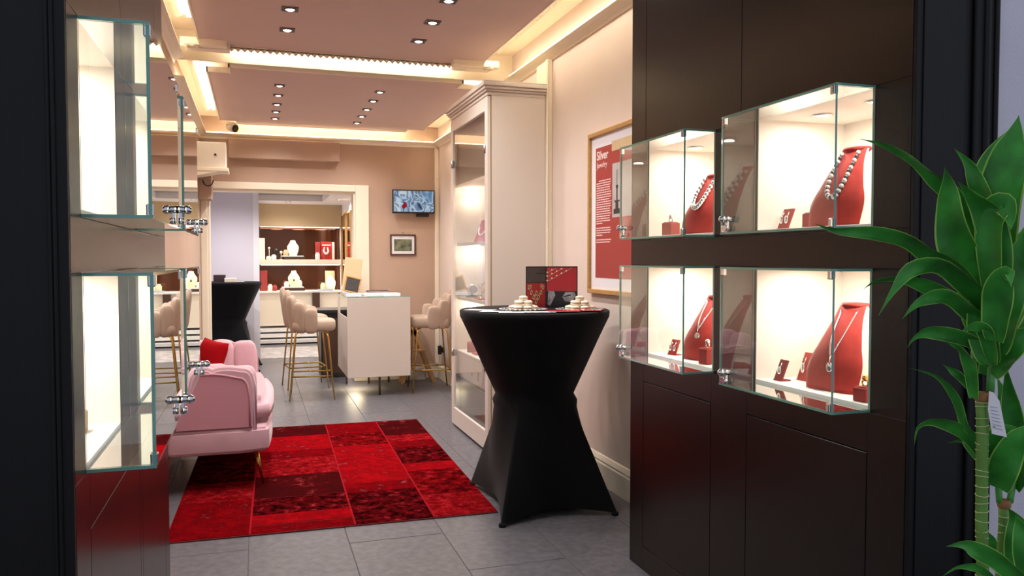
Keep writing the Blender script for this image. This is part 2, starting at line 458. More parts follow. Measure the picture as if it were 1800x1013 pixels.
ordn = ['nearest', 'second', 'third', 'fourth', 'farthest']
for j, x in enumerate((.22, 1.12)):
    for i, y in enumerate((3.75, 4.22, 4.695, 5.153, 5.62)):  # nearest pairs are out of view, added to light the floor by the entrance
        side = ('left', 'right')[j]
        downlight(x, y, 2.95, f'recessed square downlight, {ordn[i]} from the entrance in the {side} row of the front ceiling panel', 'front ceiling downlights')
for j, x in enumerate((.204, 1.035)):
    for i, pp in enumerate(((492, 150), (489, 167), (487, 183), (485, 196), (483, 208))):
        y = px(*pp, 2, 2.84).y
        side = ('left', 'right')[j]
        downlight(x, y, 2.84, f'recessed square downlight, {ordn[i]} in the {side} row of the rear ceiling panel', 'rear ceiling downlights', s=.042)

# ================================================================== SHOWCASE WALLS
UZ = (1.482, 1.880); LZ = (0.968, 1.372)
RN = ((1.797, 2.335), (2.600, 3.125)); LN = ((1.768, 2.205), (2.552, 3.02))
RBX = ((1.797, 2.352), (2.600, 3.140)); LBX = ((1.768, 2.36), (2.545, 3.12))
def showcase_wall(name, xf, xb, niches, label, doors):
    s = 1 if xb > xf else -1
    bm = B()
    g = .003
    core = xf+s*.018
    lo, hi = min(core, xb), max(core, xb)
    # core with openings (dark backing seen in the joints)
    zs = [0, LZ[0], LZ[1], UZ[0], UZ[1], ZC]
    ys = [PY0+.002, niches[0][0], niches[0][1], niches[1][0], niches[1][1], PY1-.002]
    for zi in range(5):
        if zi in (1, 3):
            for yi in (0, 2, 4): box(bm, lo, hi, ys[yi], ys[yi+1], zs[zi], zs[zi+1])
        else: box(bm, lo, hi, ys[0], ys[5], zs[zi], zs[zi+1])
    bxn, bxx = (xb-.03, xb) if s > 0 else (xb, xb+.03)
    for n in niches:
        for Z_ in (LZ, UZ): box(bm, bxn, bxx, n[0], n[1], Z_[0], Z_[1])
    w = struct(name, bm, 'groove', label)
    # veneer panels proud of the core
    def panel(y0, y1, z0, z1, nm='panel'):
        b2 = B(); a, b = sorted((xf, core+s*.001)); box(b2, a, b, y0, y1, z0, z1, .0012, 1); obj(nm, b2, 'veneer', w)
    d1, d2, dz = doors
    cuts = [ys[0], d1[0], d1[1], d2[0], d2[1], ys[5]]
    for i in range(5):
        y0, y1 = cuts[i], cuts[i+1]
        if i in (1, 3):
            panel(y0+g, y1-g, .11, dz-g, 'cupboard_door'); panel(y0, y1, 0, .11-g); panel(y0, y1, dz, LZ[0])
        else: panel(y0, y1, 0, LZ[0])
    for zi in (1, 3):
        for yi in (0, 2, 4): panel(ys[yi], ys[yi+1], zs[zi], zs[zi+1])
    panel(ys[0], ys[5], zs[2], zs[3])
    c1 = niches[0][1]+.10; c2 = niches[1][1]+.03
    panel(ys[0], c1-.001, zs[4], zs[5]); panel(c1+.001, c2-.001, zs[4], zs[5]); panel(c2+.001, ys[5], zs[4], zs[5])
    # end faces
    b2 = B(); box(b2, min(xf, xb), max(xf, xb), PY1-.002, PY1, 0, ZC); obj('end_panel', b2, 'veneer', w)
    return w
showcase_wall('wall_showcase_right', PXR, XR+.02, RN, 'dark brown veneered wall holding the four right hand showcases', ((1.804, 2.385), (2.612, 3.165), .853))
showcase_wall('wall_showcase_left', PXL, PXL-.42, LN, 'dark brown veneered wall holding the left hand showcases', ((1.80, 2.515), (2.56, 3.16), .846))

# facade
def facade(name, x0, x1, label, grooves, extra=None):
    bm = B(); box(bm, x0, x1, 1.652, PY0-.0005, 0, 3.4, .002)
    for gx in grooves: box(bm, gx-.004, gx+.004, 1.646, 1.653, 0, 3.4, .002, 1)
    return struct(name, bm, 'facade', label)
facade('wall_facade_left', -1.7, PXL, 'black veneered shop front pier left of the entrance', (-.352, -.36))
fr = facade('wall_facade_right', PXR, 1.915, 'black veneered shop front pier right of the entrance', ())
bm = B(); box(bm, 1.825, 1.905, 1.640, 1.653, 0, 3.4, .005); cyl(bm, (1.862, 1.640, 0), (1.862, 1.640, 3.4), .010, n=12); cyl(bm, (1.895, 1.640, 0), (1.895, 1.640, 3.4), .008, n=12); obj('edge_moulding', bm, 'facade', fr)
bm = B(); box(bm, 1.66, 1.80, 1.648, 1.653, .2, 3.0, .002); obj('raised_panel', bm, 'facade', fr)
bm = B(); box(bm, 1.915, 4.5, 1.66, 1.8, 0, 3.4); struct('wall_street', bm, 'ext_wall', 'pale lavender rendered street wall behind the plant')
bm = B(); box(bm, PXL, PXR, 1.652, 1.75, 2.45, 3.07); struct('wall_lintel', bm, 'facade', 'black lintel over the shop entrance')

# ================================================================== SHOWCASES
def pane(name, parent, lo, hi, gm='glass', edge='glass_edge'):
    """glass sheet: large faces clear, narrow faces green"""
    bm = B(); box(bm, lo[0], hi[0], lo[1], hi[1], lo[2], hi[2])
    d = [hi[i]-lo[i] for i in range(3)]; thin = d.index(min(d))
    bm.faces.ensure_lookup_table()
    for f in bm.faces:
        f.normal_update(); f.material_index = 0 if abs(f.normal[thin]) > .9 else 1
    return obj(name, bm, [gm, edge], parent)
def showcase(side, i, lev, label):
    s = 1 if side == 'R' else -1
    xf = PXR if s > 0 else PXL
    gx = 1.508 if s > 0 else -.2
    n = (RN if s > 0 else LN)[i]; b = (RBX if s > 0 else LBX)[i]; Z_ = UZ if lev == 'U' else LZ
    xb = xf+s*.36
    t = thing('wall_showcase', label, 'showcase', (xf, (n[0]+n[1])/2, Z_[0]), 'glass fronted wall showcases')
    lo, hi = min(xf+s*.001, xb), max(xf+s*.001, xb)
    # niche lining: back, sides, deck, ceiling
    bm = B(); e = .004
    bx = (xb-.004, xb) if s > 0 else (xb, xb+.004)
    box(bm, bx[0], bx[1], n[0]+e, n[1]-e, Z_[0]+.018, Z_[1]-e)
    box(bm, lo, hi, n[0]+.0005, n[0]+e, Z_[0]+e, Z_[1]-e); box(bm, lo, hi, n[1]-e, n[1]-.0005, Z_[0]+e, Z_[1]-e)
    box(bm, lo, hi, n[0]+e, n[1]-e, Z_[1]-e, Z_[1]-.0005)
    obj('lining', bm, 'lining', t)
    bm = B(); box(bm, lo, hi, n[0]+e, n[1]-e, Z_[0]+.0005, Z_[0]+.017, .001, 1); obj('deck', bm, 'deck', t)
    # glass box
    T = .007
    gf = (gx, gx+T) if s > 0 else (gx-T, gx)
    inner = (gx+T, xf-.0005) if s > 0 else (xf+.0005, gx-T)
    full = (gx, xf-.0005) if s > 0 else (xf+.0005, gx)
    pane('front_pane', t, (gf[0], b[0], Z_[0]+T), (gf[1], b[1], Z_[1]-T))
    pane('side_pane', t, (inner[0], b[0], Z_[0]+T), (inner[1], b[0]+T, Z_[1]-T))
    pane('side_pane', t, (inner[0], b[1]-T, Z_[0]+T), (inner[1], b[1], Z_[1]-T))
    pane('top_pane', t, (full[0], b[0]-.003, Z_[1]-T), (full[1], b[1]+.003, Z_[1]))
    pane('bottom_pane', t, (full[0], b[0]-.003, Z_[0]), (full[1], b[1]+.003, Z_[0]+T))
    # chrome corner clamps
    for yy in (b[0]+.012, b[1]-.012):
        for zz in (Z_[0]+.004, Z_[1]-.03):
            bm = B(); xx = gx-s*.003
            box(bm, min(xx, xx+s*.016), max(xx, xx+s*.016), yy-.008, yy+.008, zz, zz+.026, .003); obj('clamp', bm, 'chrome', t)
    # lock: round knob with cylinder barrel on the front pane
    yk = b[1]-.05; zk = Z_[0]+.05
    bm = B(); cyl(bm, (gx+s*.004, yk, zk), (gx-s*.022, yk, zk), .011, .011, 20); ball(bm, (gx-s*.026, yk, zk), .0125, 12)
    cyl(bm, (gx-s*.004, yk-.0, zk-.03), (gx-s*.018, yk, zk-.03), .010, n=12); box(bm, min(gx-s*.012, gx-s*.002), max(gx-s*.012, gx-s*.002), yk-.006, yk+.006, zk-.035, zk, .002)
    obj('lock', bm, 'chrome', t)
    # spots in the niche ceiling
    for q, yy in enumerate((n[0]+(n[1]-n[0])*.28, n[0]+(n[1]-n[0])*.74)):
        xx = xf+s*.15
        bm = B(); lathe(bm, [(.034, -.0005), (.036, -.004), (.026, -.006), (.022, -.001)], (xx, yy, Z_[1]-e), 20); sp = obj('spotlight', bm, 'chrome', t)
        bm = B(); lathe(bm, [(0, -.0035), (.023, -.003)], (xx, yy, Z_[1]-e), 16); obj('lens', bm, 'bulb', sp)
        lamp('spotlight_lamp', 'AREA', (xx, yy, Z_[1]-e-.009), P_SHOW, t, (1, .95, .88), .045)
    return t
where = {('R', 0, 'U'): 'upper glass showcase nearest the plant, holding the bead necklace bust',
         ('R', 1, 'U'): 'upper glass showcase next to the framed poster',
         ('R', 0, 'L'): 'lower glass showcase nearest the plant, holding the pendant necklace bust',
         ('R', 1, 'L'): 'lower glass showcase beside the black table, below the poster end',
         ('L', 0, 'U'): 'upper glass showcase on the left wall, nearest the entrance',
         ('L', 1, 'U'): 'upper glass showcase on the left wall, farther from the entrance',
         ('L', 0, 'L'): 'lower glass showcase on the left wall, nearest the entrance',
         ('L', 1, 'L'): 'lower glass showcase on the left wall, in front of the sofa'}
for (sd, i, lv), lb in where.items(): showcase(sd, i, lv, lb)

# ------------------------------------------------------------------ jewellery display
def bust(name, loc, rz, h, w, matname, label, group=None, cat='bust', back='bust_white', lean=.44, shoulders=False):
    """curved leaning necklace stand; front faces local -Y"""
    t = thing(name, label, cat, loc, group, rz)
    def front(u, v):       # u -1..1 across, v 0..1 up
        if shoulders:
            q = max(0, (v-.55)/.45); q = q*q*(3-2*q); hw = w*((.30+.20*math.sin(min(1, v/.6)*math.pi*.5))*(1-q)+.21*q)
        else:
            q = max(0, (v-.25)/.75); q = q*q*(3-2*q); hw = w*(.40+.03*math.sin(min(1, v/.5)*math.pi)-.19*q)
        y = h*lean*(v**1.5)*.9-.028*(1-u*u)*(.4+.6*math.sin(min(1, v*1.1)*math.pi))
        return Vector((u*hw, y, v*h))
    nu, nv = 12, 22
    bm = B(); F_ = [[front(-1+2*j/nu, i/nv) for j in range(nu+1)] for i in range(nv+1)]
    Bk = [[p+Vector((0, .009, 0)) for p in r] for r in F_]
    V1 = grid(bm, F_); V2 = grid(bm, Bk, 1)
    for i in range(nv):
        for a in (0, nu):
            f = bm.faces.new((V1[i][a], V1[i+1][a], V2[i+1][a], V2[i][a])); f.material_index = 1
    for a in (0, nv):
        for j in range(nu): bm.faces.new((V1[a][j], V1[a][j+1], V2[a][j+1], V2[a][j]))
    obj('body', bm, [matname, back], t)
    bm = B(); tp = front(0, 1); lathe(bm, [(0, -.006), (w*.17, -.006), (w*.215, .0), (w*.2, .008), (0, .011)], (0, tp.y+w*.12, h), 20, sy=.75); obj('neck', bm, matname, t)
    bm = B(); box(bm, -w*.34, w*.34, -.008, h*.42, -.0, .006, .002, 1)
    obj('foot', bm, matname, t)
    t['_h'] = h
    return t, front
def necklace(name, loc, rz, front, label, drop, spread, n, r, matname, style='beads', pend=None, pm='silver', mat2=None, cat='necklace'):
    t = thing(name, label, cat, loc, None, rz)
    pts = []
    for k in range(n+1):
        s = -1+2*k/n
        v = 1-.05-drop*(1-abs(s)**1.6) if style != 'vee' else 1-.05-drop*(1-abs(s))
        u = spread*math.copysign(abs(s)**.75, s) if style != 'vee' else spread*s
        p = front(max(-1, min(1, u)), v); pts.append(p+Vector((0, -r*1.0, 0)))
    bm = B()
    if style == 'beads':
        for k, p in enumerate(pts): ball(bm, p, r*(1+.25*(1-abs(-1+2*k/n))), 8, (k % 2) if mat2 else 0)
    else: tube(bm, pts, r, 6)
    obj('strand', bm, [matname, mat2] if mat2 else matname, t)
    if pend:
        m = pts[n//2]
        bm = B(); cyl(bm, m+Vector((0, -.001, .002)), m+Vector((0, -.003, -.012)), .002, n=6); sbox(bm, m+Vector((0, -.004, -.012-pend)), (pend*.72, .005, pend), .9, 14, 10)
        obj('pendant', bm, pm, t)
    return t
RZ = -math.pi/2   # front (-Y local) towards -X
def rzx(d): return math.radians(d)+RZ
DU, DL = UZ[0]+.0172, LZ[0]+.0172
def showbust(name, loc, deg, h, w, label, nl, **kw):
    t, fr_ = bust(name, loc, rzx(deg), h, w, 'suede', label, 'red suede necklace busts')
    necklace('necklace', loc, rzx(deg), fr_, nl, **kw)
showbust('necklace_bust', (1.71, 2.04, DU), 13, .245, .225, 'red suede bust in the upper showcase nearest the plant', 'large pearl and dark bead necklace on the upper bust nearest the plant',
         drop=.58, spread=.62, n=34, r=.0068, matname='pearl', style='beads', mat2='pearl_dark')
showbust('necklace_bust', (1.71, 2.84, DU), 13, .24, .22, 'red suede bust in the upper showcase next to the poster', 'chunky silver necklace on the upper bust beside the poster',
         drop=.50, spread=.66, n=20, r=.010, matname='silver', style='beads')
showbust('necklace_bust', (1.71, 2.04, DL), 13, .265, .23, 'red suede bust in the lower showcase nearest the plant', 'thin silver chain with teardrop pendant in the lower showcase nearest the plant',
         drop=.56, spread=.6, n=24, r=.0028, matname='silver', style='vee', pend=.016)
showbust('necklace_bust', (1.71, 2.83, DL), 13, .255, .215, 'red suede bust in the lower showcase by the black table', 'flat silver chain with oval pendant in the lower showcase by the black table',
         drop=.46, spread=.6, n=24, r=.0035, matname='silver', style='vee', pend=.022)
def stand(name, loc, deg, w, h, label, kind):
    """small leaning jewellery card on a folded foot"""
    t = thing(name, label, 'jewellery stand', loc, 'red jewellery stands', rzx(deg))
    bm = B(); M_ = Matrix.Rotation(math.radians(-22), 4, 'X')
    box(bm, -w/2, w/2, -.003, .003, .002, h, .001, 1, M=M_); box(bm, -w/2, w/2, -.004, h*.5, 0, .004, .001, 1)
    obj('card', bm, 'suede_dark' if kind == 'pendant' else 'suede', t)
    bm = B()
    for s in ((-1, 1) if kind != 'pendant' else (0,)):
        a = M_ @ Vector((s*w*.24, -.007, h*.82)); b = M_ @ Vector((s*w*.24, -.009, h*(.42 if kind != 'pendant' else .45)))
        cyl(bm, a, b, .0016, n=6); sbox(bm, b, (.009, .004, .014 if kind != 'drop' else .018), .9, 10, 8)
    obj('earring' if kind != 'pendant' else 'pendant', bm, 'silver', t)
stand('earring_stand', (1.70, 2.275, DU), 0, .055, .075, 'red card with silver earrings in the upper showcase nearest the plant', 'ear')
stand('pendant_stand', (1.685, 2.27, DL), 0, .042, .075, 'small dark red card with a silver pendant in the lower showcase nearest the plant', 'pendant')
stand('earring_stand', (1.765, 2.235, DL), 5, .07, .10, 'red card with two drop earrings behind the pendant card', 'drop')
stand('earring_stand', (1.70, 3.02, DL), 10, .05, .07, 'red card with flower earrings in the lower showcase by the black table', 'ear')
stand('pendant_stand', (1.80, 3.02, DL), 18, .06, .085, 'taller red card beside the bust in the lower showcase by the black table', 'pendant')
def ringbox(loc, deg, s, h, label, ring='silver', m='red_box'):
    t = thing('ring_box', label, 'ring box', loc, 'red ring boxes', rzx(deg))
    bm = B(); box(bm, -s/2, s/2, -s/2, s/2, 0, h, .003); obj('body', bm, m, t)
    bm = B(); box(bm, -s*.4, s*.4, -s*.4, s*.4, h, h+.003, .001, 1); obj('pad', bm, 'suede', t)
    bm = B(); tube(bm, [(.010*math.cos(a), 0, h+.013+.010*math.sin(a)) for a in [2*math.pi*i/16 for i in range(16)]], .003, 6, closed=True); ball(bm, (0, 0, h+.027), .010, 10); obj('ring', bm, ring, t)
ringbox((1.775, 2.215, DU), 0, .05, .052, 'red ring box at the foot of the bead necklace bust')
ringbox((1.70, 3.035, DU), 16, .055, .055, 'red ring box in the upper showcase next to the poster')
ringbox((1.685, 1.865, DL), 8, .048, .04, 'red box with a gold knot ring in the lower showcase nearest the plant', 'gold')
ringbox((1.69, 2.72, DL), 8, .05, .062, 'dark red round ring box in the lower showcase by the black table')
ringbox((-.415, 2.10, DL), 180, .05, .05, 'tan ring box in the lower left showcase nearest the entrance', 'silver', 'wood_leg')
ringbox((-.43, 2.92, DL), 180, .05, .05, 'tan ring box in the lower left showcase before the sofa', 'silver', 'wood_leg')
ringbox((-.41, 2.12, DU), 180, .03, .012, 'tiny brooch pad in the upper left showcase nearest the entrance', 'silver', 'wood_leg')

# ================================================================== RUG (patchwork)
RO = Vector((-.445, 4.165, 0)); RA = math.radians(-1.6)
rug = thing('patchwork_rug', 'red patchwork rug of overdyed carpet pieces on the grey tiles', 'rug', (RO.x, RO.y, .001), None, -math.radians(1.3))
RWX = [0, .40, .925, 1.345, 1.70]; RL = 2.62
bm = B(); box(bm, 0, 1.70, 0, RL, 0, .007, .002, 1); obj('backing', bm, 'suede_dark', rug)
def rugmat(name, c1, c2, scale, pos=.5):
    m = mat(name, c1, 1.0, spec=.0, bump=.6, bscale=170); nt = m.node_tree; b = nt.nodes['Principled BSDF']
    tc = nt.nodes.new('ShaderNodeTexCoord'); n = nt.nodes.new('ShaderNodeTexNoise'); n.inputs['Scale'].default_value = scale*.35; n.inputs['Detail'].default_value = 12; n.inputs['Roughness'].default_value = .78
    nt.links.new(tc.outputs['Object'], n.inputs['Vector'])
    r = nt.nodes.new('ShaderNodeValToRGB'); r.color_ramp.elements[0].position = .42; r.color_ramp.elements[1].position = .57
    r.color_ramp.elements[0].color = lin(c1); r.color_ramp.elements[1].color = lin(c2)
    e = r.color_ramp.elements.new(.74); e.color = lin('b5434a')
    nt.links.new(n.outputs['Fac'], r.inputs[0]); nt.links.new(r.outputs[0], b.inputs['Base Color'])
    return name
RC = {'b': rugmat('rug_bright', '8e0a12', '6e070d', 22), 'r': rugmat('rug_red', '74070e', '54050a', 26), 'm': rugmat('rug_mottled', '2e0507', '78090f', 40),
      'd': rugmat('rug_maroon', '360a0c', '42090c', 14), 'k': rugmat('rug_dark', '190304', '5c0a10', 46), 'o': rugmat('rug_worn', '5a070b', '8a1219', 50)}
rows = [
    [(0, .62, 'r'), (.62, 1.02, 'o'), (1.02, 1.55, 'k'), (1.55, 2.1, 'd'), (2.1, RL, 'r')],
    [(0, .13, 'r'), (.13, .30, 'b'), (.30, .61, 'k'), (.61, 1.08, 'd'), (1.08, 1.54, 'o'), (1.54, 1.75, 'r'), (1.75, 2.24, 'b'), (2.24, RL, 'd')],
    [(0, .57, 'k'), (.57, .76, 'r'), (.76, 1.36, 'b'), (1.36, 1.78, 'b'), (1.78, 2.19, 'm'), (2.19, RL, 'r')],
    [(0, .42, 'o'), (.42, .95, 'm'), (.95, 1.15, 'b'), (1.15, 1.62, 'k'), (1.62, 1.81, 'r'), (1.81, 2.05, 'o'), (2.05, RL, 'd')]]
for c in range(4):
    for (a, b, m) in rows[c]:
        bm = B(); box(bm, RWX[c]+.004, RWX[c+1]-.004, a+.002, b-.004, .006, .0095+random.uniform(-.001, .001), .0015, 1)
        obj('carpet_patch', bm, RC[m], rug)
mat('seam', '8c1820', 1.0, spec=0)
bm = B()
for c in (1, 2, 3): box(bm, RWX[c]-.005, RWX[c]+.005, .002, RL-.002, .006, .0105)
obj('seam', bm, 'seam', rug)

# ================================================================== BISTRO TABLES
def bistro(loc, feet, label, rot=0):
    t = thing('bistro_table', label, 'table', loc, 'tall tables in black stretch covers')
    cx, cy = loc[0], loc[1]; Rt, zt, zw, rw = .43, 1.11, .63, .225
    N = 96
    ft = sorted([(math.atan2(f[1]-cy, f[0]-cx), math.hypot(f[0]-cx, f[1]-cy), f) for f in feet])
    def foot_r(a):
        """radius of the foot polygon in direction a and closeness to a corner"""
        d = Vector((math.cos(a), math.sin(a)))
        best = None
        for i in range(4):
            p = Vector(ft[i][2][:2])-Vector((cx, cy)); q = Vector(ft[(i+1) % 4][2][:2])-Vector((cx, cy)); e = q-p
            den = d.x*e.y-d.y*e.x
            if abs(den) < 1e-9: continue
            r = (p.x*e.y-p.y*e.x)/den; u = (p.x*d.y-p.y*d.x)/den
            if r > 0 and -1e-6 <= u <= 1+1e-6: best = (r, u)
        return best
    bm = B(); rows = []
    angs = sorted(set([2*math.pi*i/N-math.pi for i in range(N)]+[f[0] for f in ft]))
    for k in range(3): rows.append([(cx+Rt*(.0+.98*k/2 if k else .02)*math.cos(a), cy+Rt*(.98*k/2 if k else .02)*math.sin(a), zt) for a in angs])
    rows.append([(cx+Rt*math.cos(a), cy+Rt*math.sin(a), zt-.006) for a in angs])
    rows.append([(cx+Rt*.995*math.cos(a), cy+Rt*.995*math.sin(a), zt-.035) for a in angs])
    for k in range(1, 13):
        s = k/12; r = Rt+(rw-Rt)*(s**.92); z = zt-.035+(zw-zt+.035)*s
        rows.append([(cx+(r+.004*s*(1-s)*4*math.sin(a*9))*math.cos(a), cy+(r+.004*s*(1-s)*4*math.sin(a*9))*math.sin(a), z) for a in angs])
    for k in range(1, 17):
        s = k/16; row = []
        for a in angs:
            fr_, u = foot_r(a); c = max(0, math.sin(u*math.pi))   # 0 at a corner, 1 mid side
            hem = .012+.03*c**.7
            z = zw+(hem-zw)*s
            R2 = fr_*(1-.22*c*s)
            r = rw+(R2-rw)*s
            if s < .12: r += .012*math.sin(s/.12*math.pi)
            row.append((cx+r*math.cos(a), cy+r*math.sin(a), z))
        rows.append(row)
    grid(bm, rows, closed=True)
    obj('stretch_cover', bm, 'black_cloth', t)
    for f in feet:
        bm = B(); lathe(bm, [(0, 0), (.018, 0), (.021, .008), (.018, .018), (0, .024)], (f[0]+(cx-f[0])*.03, f[1]+(cy-f[1])*.03, 0), 14); obj('foot_pocket', bm, 'black_cloth', t)
    return t
bistro((1.52, 4.28, 0), [(1.20, 3.89), (1.86, 3.88), (1.25, 4.70), (1.89, 4.68)], 'tall table in a black stretch cover holding macarons, near the poster')
bistro((-.36, 10.55, 0), [(-.72, 10.2), (.03, 10.25), (-.68, 10.92), (.06, 10.92)], 'tall table in a black stretch cover in the back doorway')
ZT = 1.1105
# trays and macarons
def tray(c, label):
    t = thing('cake_tray', label, 'tray', (c[0], c[1], ZT), 'shiny trays of macarons')
    bm = B(); lathe(bm, [(0, .003), (.105, .003), (.125, .009), (.128, .009), (.126, .005), (.108, 0), (0, 0)], (c[0], c[1], ZT), 32); obj('plate', bm, 'steel', t)
    bm = B(); 
    for k in range(28):
        a = 2*math.pi*k/28; sbox(bm, (c[0]+.127*math.cos(a), c[1]+.127*math.sin(a), ZT+.008), (.012, .012, .004), 1, 8, 6)
    obj('scalloped_rim', bm, 'steel', t)
mac = None
def macaron(p, rz, tilt, label, group):
    global mac
    if mac is None:
        t = thing('macaron', label, 'macaron', p, group, rz)
        bm = B(); lathe(bm, [(0, .0), (.024, .0005), (.028, .005), (.028, .009), (.027, .011), (0, .011)], (0, 0, 0), 20); obj('bottom_shell', bm, 'macaron', t)
        bm = B(); lathe(bm, [(0, .011), (.0265, .011), (.0265, .015), (0, .015)], (0, 0, 0), 20); obj('filling', bm, 'cream_fill', t)
        bm = B(); lathe(bm, [(0, .015), (.027, .015), (.0285, .018), (.027, .023), (.018, .028), (0, .0295)], (0, 0, 0), 20); obj('top_shell', bm, 'macaron', t)
        mac = t; t.scale = (.88, .88, .88)
    else:
        t = copy_tree(mac); tag(t, label, 'macaron', group); t.location = p; 
    t.rotation_euler = (tilt, 0, rz)
tc1 = px(920, 545, 1, 4.20); tc2 = px(1019, 545, 1, 4.10)
tray(tc1, 'shiny scalloped tray under the left pile of macarons'); tray(tc2, 'shiny scalloped tray under the right pile of macarons')
zt0 = ZT+.0035
def pile(c, side):
    g = f'macarons on the {side} tray'
    for k in range(7):
        a = 2*math.pi*k/7+.3; macaron((c.x+.060*math.cos(a), c.y+.060*math.sin(a), zt0), a, 0, f'cream macaron in the bottom layer of the {side} pile', g)
    for k in range(4):
        a = 2*math.pi*k/4+.5; macaron((c.x+.036*math.cos(a), c.y+.036*math.sin(a), zt0+.027), a*2, 0, f'cream macaron in the second layer of the {side} pile', g)
    macaron((c.x, c.y, zt0+.053), 0, 0, f'single cream macaron on top of the {side} pile', g)
pile(tc1, 'left'); pile(tc2, 'right')
# standing double brochure
mat('print_grey', '4d4a48', .35, var=.1, vscale=60); mat('print_red', 'b3262a', .35); mat('print_black', '171315', .35); mat('print_photo', 'b9b4b8', .4, var=.5, vscale=18, col2='3a3638')
c = px(968, 541, 1, 4.27); bk = thing('brochure', 'open folded brochure with red and black jewellery pictures standing between the trays', 'brochure', (c.x, c.y+.06, ZT))
yb = c.y+.06
zb0, zb1 = ZT+.001, ZT+.245
def bro(x0, x1, y0, y1, mats_, items, nm):
    """one leaf: a slab from (x0,y0) to (x1,y1); items drawn proud of it (u0,u1,v0,v1,mat)"""
    a = Vector((x0, y0, 0)); b = Vector((x1, y1, 0)); d = b-a; nrm = Vector((d.y, -d.x, 0)).normalized()
    bm = B(); prism(bm, [a+Vector((0, 0, zb0)), b+Vector((0, 0, zb0)), b+Vector((0, 0, zb1)), a+Vector((0, 0, zb1))], -nrm*.006); leaf_ = obj(nm, bm, mats_, bk)
    for (poly, m, lift) in items:
        bm = B(); prism(bm, [a+d*u+nrm*lift+Vector((0, 0, zb0+(zb1-zb0)*v)) for u, v in poly], -nrm*lift*.9); obj('print', bm, m, leaf_)
R4 = lambda u0, u1, v0, v1: [(u0, v0), (u1, v0), (u1, v1), (u0, v1)]
xm = c.x+.005
L_items = [(R4(.02, .97, .62, .97), 'print_grey', .0006), (R4(.02, .97, .02, .60), 'print_red', .0006), (R4(.5, .95, .82, .84), 'print_black', .001), (R4(.72, .95, .90, .92), 'print_black', .001)]
# golden pieces in a V
for u, v, s in ((.14, .50, .07), (.25, .38, .075), (.38, .27, .08), (.50, .17, .085), (.62, .27, .08), (.74, .38, .075), (.85, .50, .07), (.5, .36, .08), (.22, .52, .06), (.76, .54, .06)):
    L_items.append(([(u-s, v-s*.5), (u+s*.2, v-s*.9), (u+s, v+s*.3), (u-s*.1, v+s*.9)], 'board', .0012))
    L_items.append(([(u-s*.4, v-s*.2), (u+s*.1, v-s*.4), (u+s*.4, v+s*.1), (u-s*.05, v+s*.4)], 'print_black', .0016))
R_items = [(R4(.03, .97, .40, .97), 'print_red', .0006), (R4(.03, .97, .03, .40), 'print_black', .0006), ([(.05, .08), (.14, .05), (.30, .30), (.26, .40), (.08, .40)], 'print_photo', .001),
           ([(.52, .26), (.60, .16), (.72, .14), (.86, .18), (.94, .3), (.9, .38), (.62, .38)], 'print_photo', .001), ([(.55, .25), (.80, .30), (.78, .33), (.56, .28)], 'print_black', .0013)]
for r0 in (0, .12, .22):
    for k in range(5):
        u = .04+.15*k; v = .66+r0*.9+.058*k
        if v < .95: R_items.append(([(u-.03, v), (u, v-.02), (u+.03, v), (u, v+.02)], 'macaron', .0012))
    R_items.append(([(.02, .63+r0*.9), (.03, .62+r0*.9), (min(.9, (.96-.63-r0*.9)/.4), .955), (min(.88, (.96-.63-r0*.9)/.4-.02), .965)], 'cream_fill', .001))
bro(xm-.135, xm, yb-.005, yb+.035, 'print_black', L_items, 'left_leaf')
bro(xm, xm+.175, yb+.035, yb-.03, 'print_black', R_items, 'right_leaf')
# leaflets
def sheet(cx, cy, w, h, rz, z, m, label, nm='leaflet', cat='leaflet', grp='leaflets on the table'):
    t = thing(nm, label, cat, (cx, cy, z), grp, rz)
    bm = B(); box(bm, -w/2, w/2, -h/2, h/2, 0, .0012); obj('sheet', bm, m, t)
for k, (xx, yy, rz, m, lb) in enumerate(((845, 4.30, .9, 'paper', 'white leaflet at the left edge of the table'), (872, 4.12, 1.1, 'paper', 'white leaflet second from the left on the table'), (905, 4.02, 1.25, 'paper', 'white leaflet fanned below the left tray'), (948, 3.98, 1.35, 'paper', 'white leaflet in the middle of the table'),
        (990, 3.98, 1.5, 'red_paper', 'red leaflet in front of the right tray'), (1030, 4.0, 1.2, 'red_paper', 'salmon red leaflet at the right edge of the table'))):
    p = px(xx, 548, 1, yy); sheet(p.x, p.y, .09, .17, rz, ZT+.0002+.0014*k, m, lb)
# things on the far table
p = (-.33, 10.5)
for k, (dx, dy, m, lb) in enumerate(((-.1, -.05, 'book_dark', 'dark booklet on the far table'), (.03, -.12, 'macaron', 'small cream pastry box on the far table'), (.12, .02, 'paper', 'white leaflet on the far table'))):
    bm = B(); box(bm, p[0]+dx-.07, p[0]+dx+.07, p[1]+dy-.06, p[1]+dy+.06, ZT, ZT+(.09, .05, .004)[k], .003); one(('booklet', 'pastry_box', 'leaflet')[k], bm, m, lb, ('booklet', 'box', 'leaflet')[k])

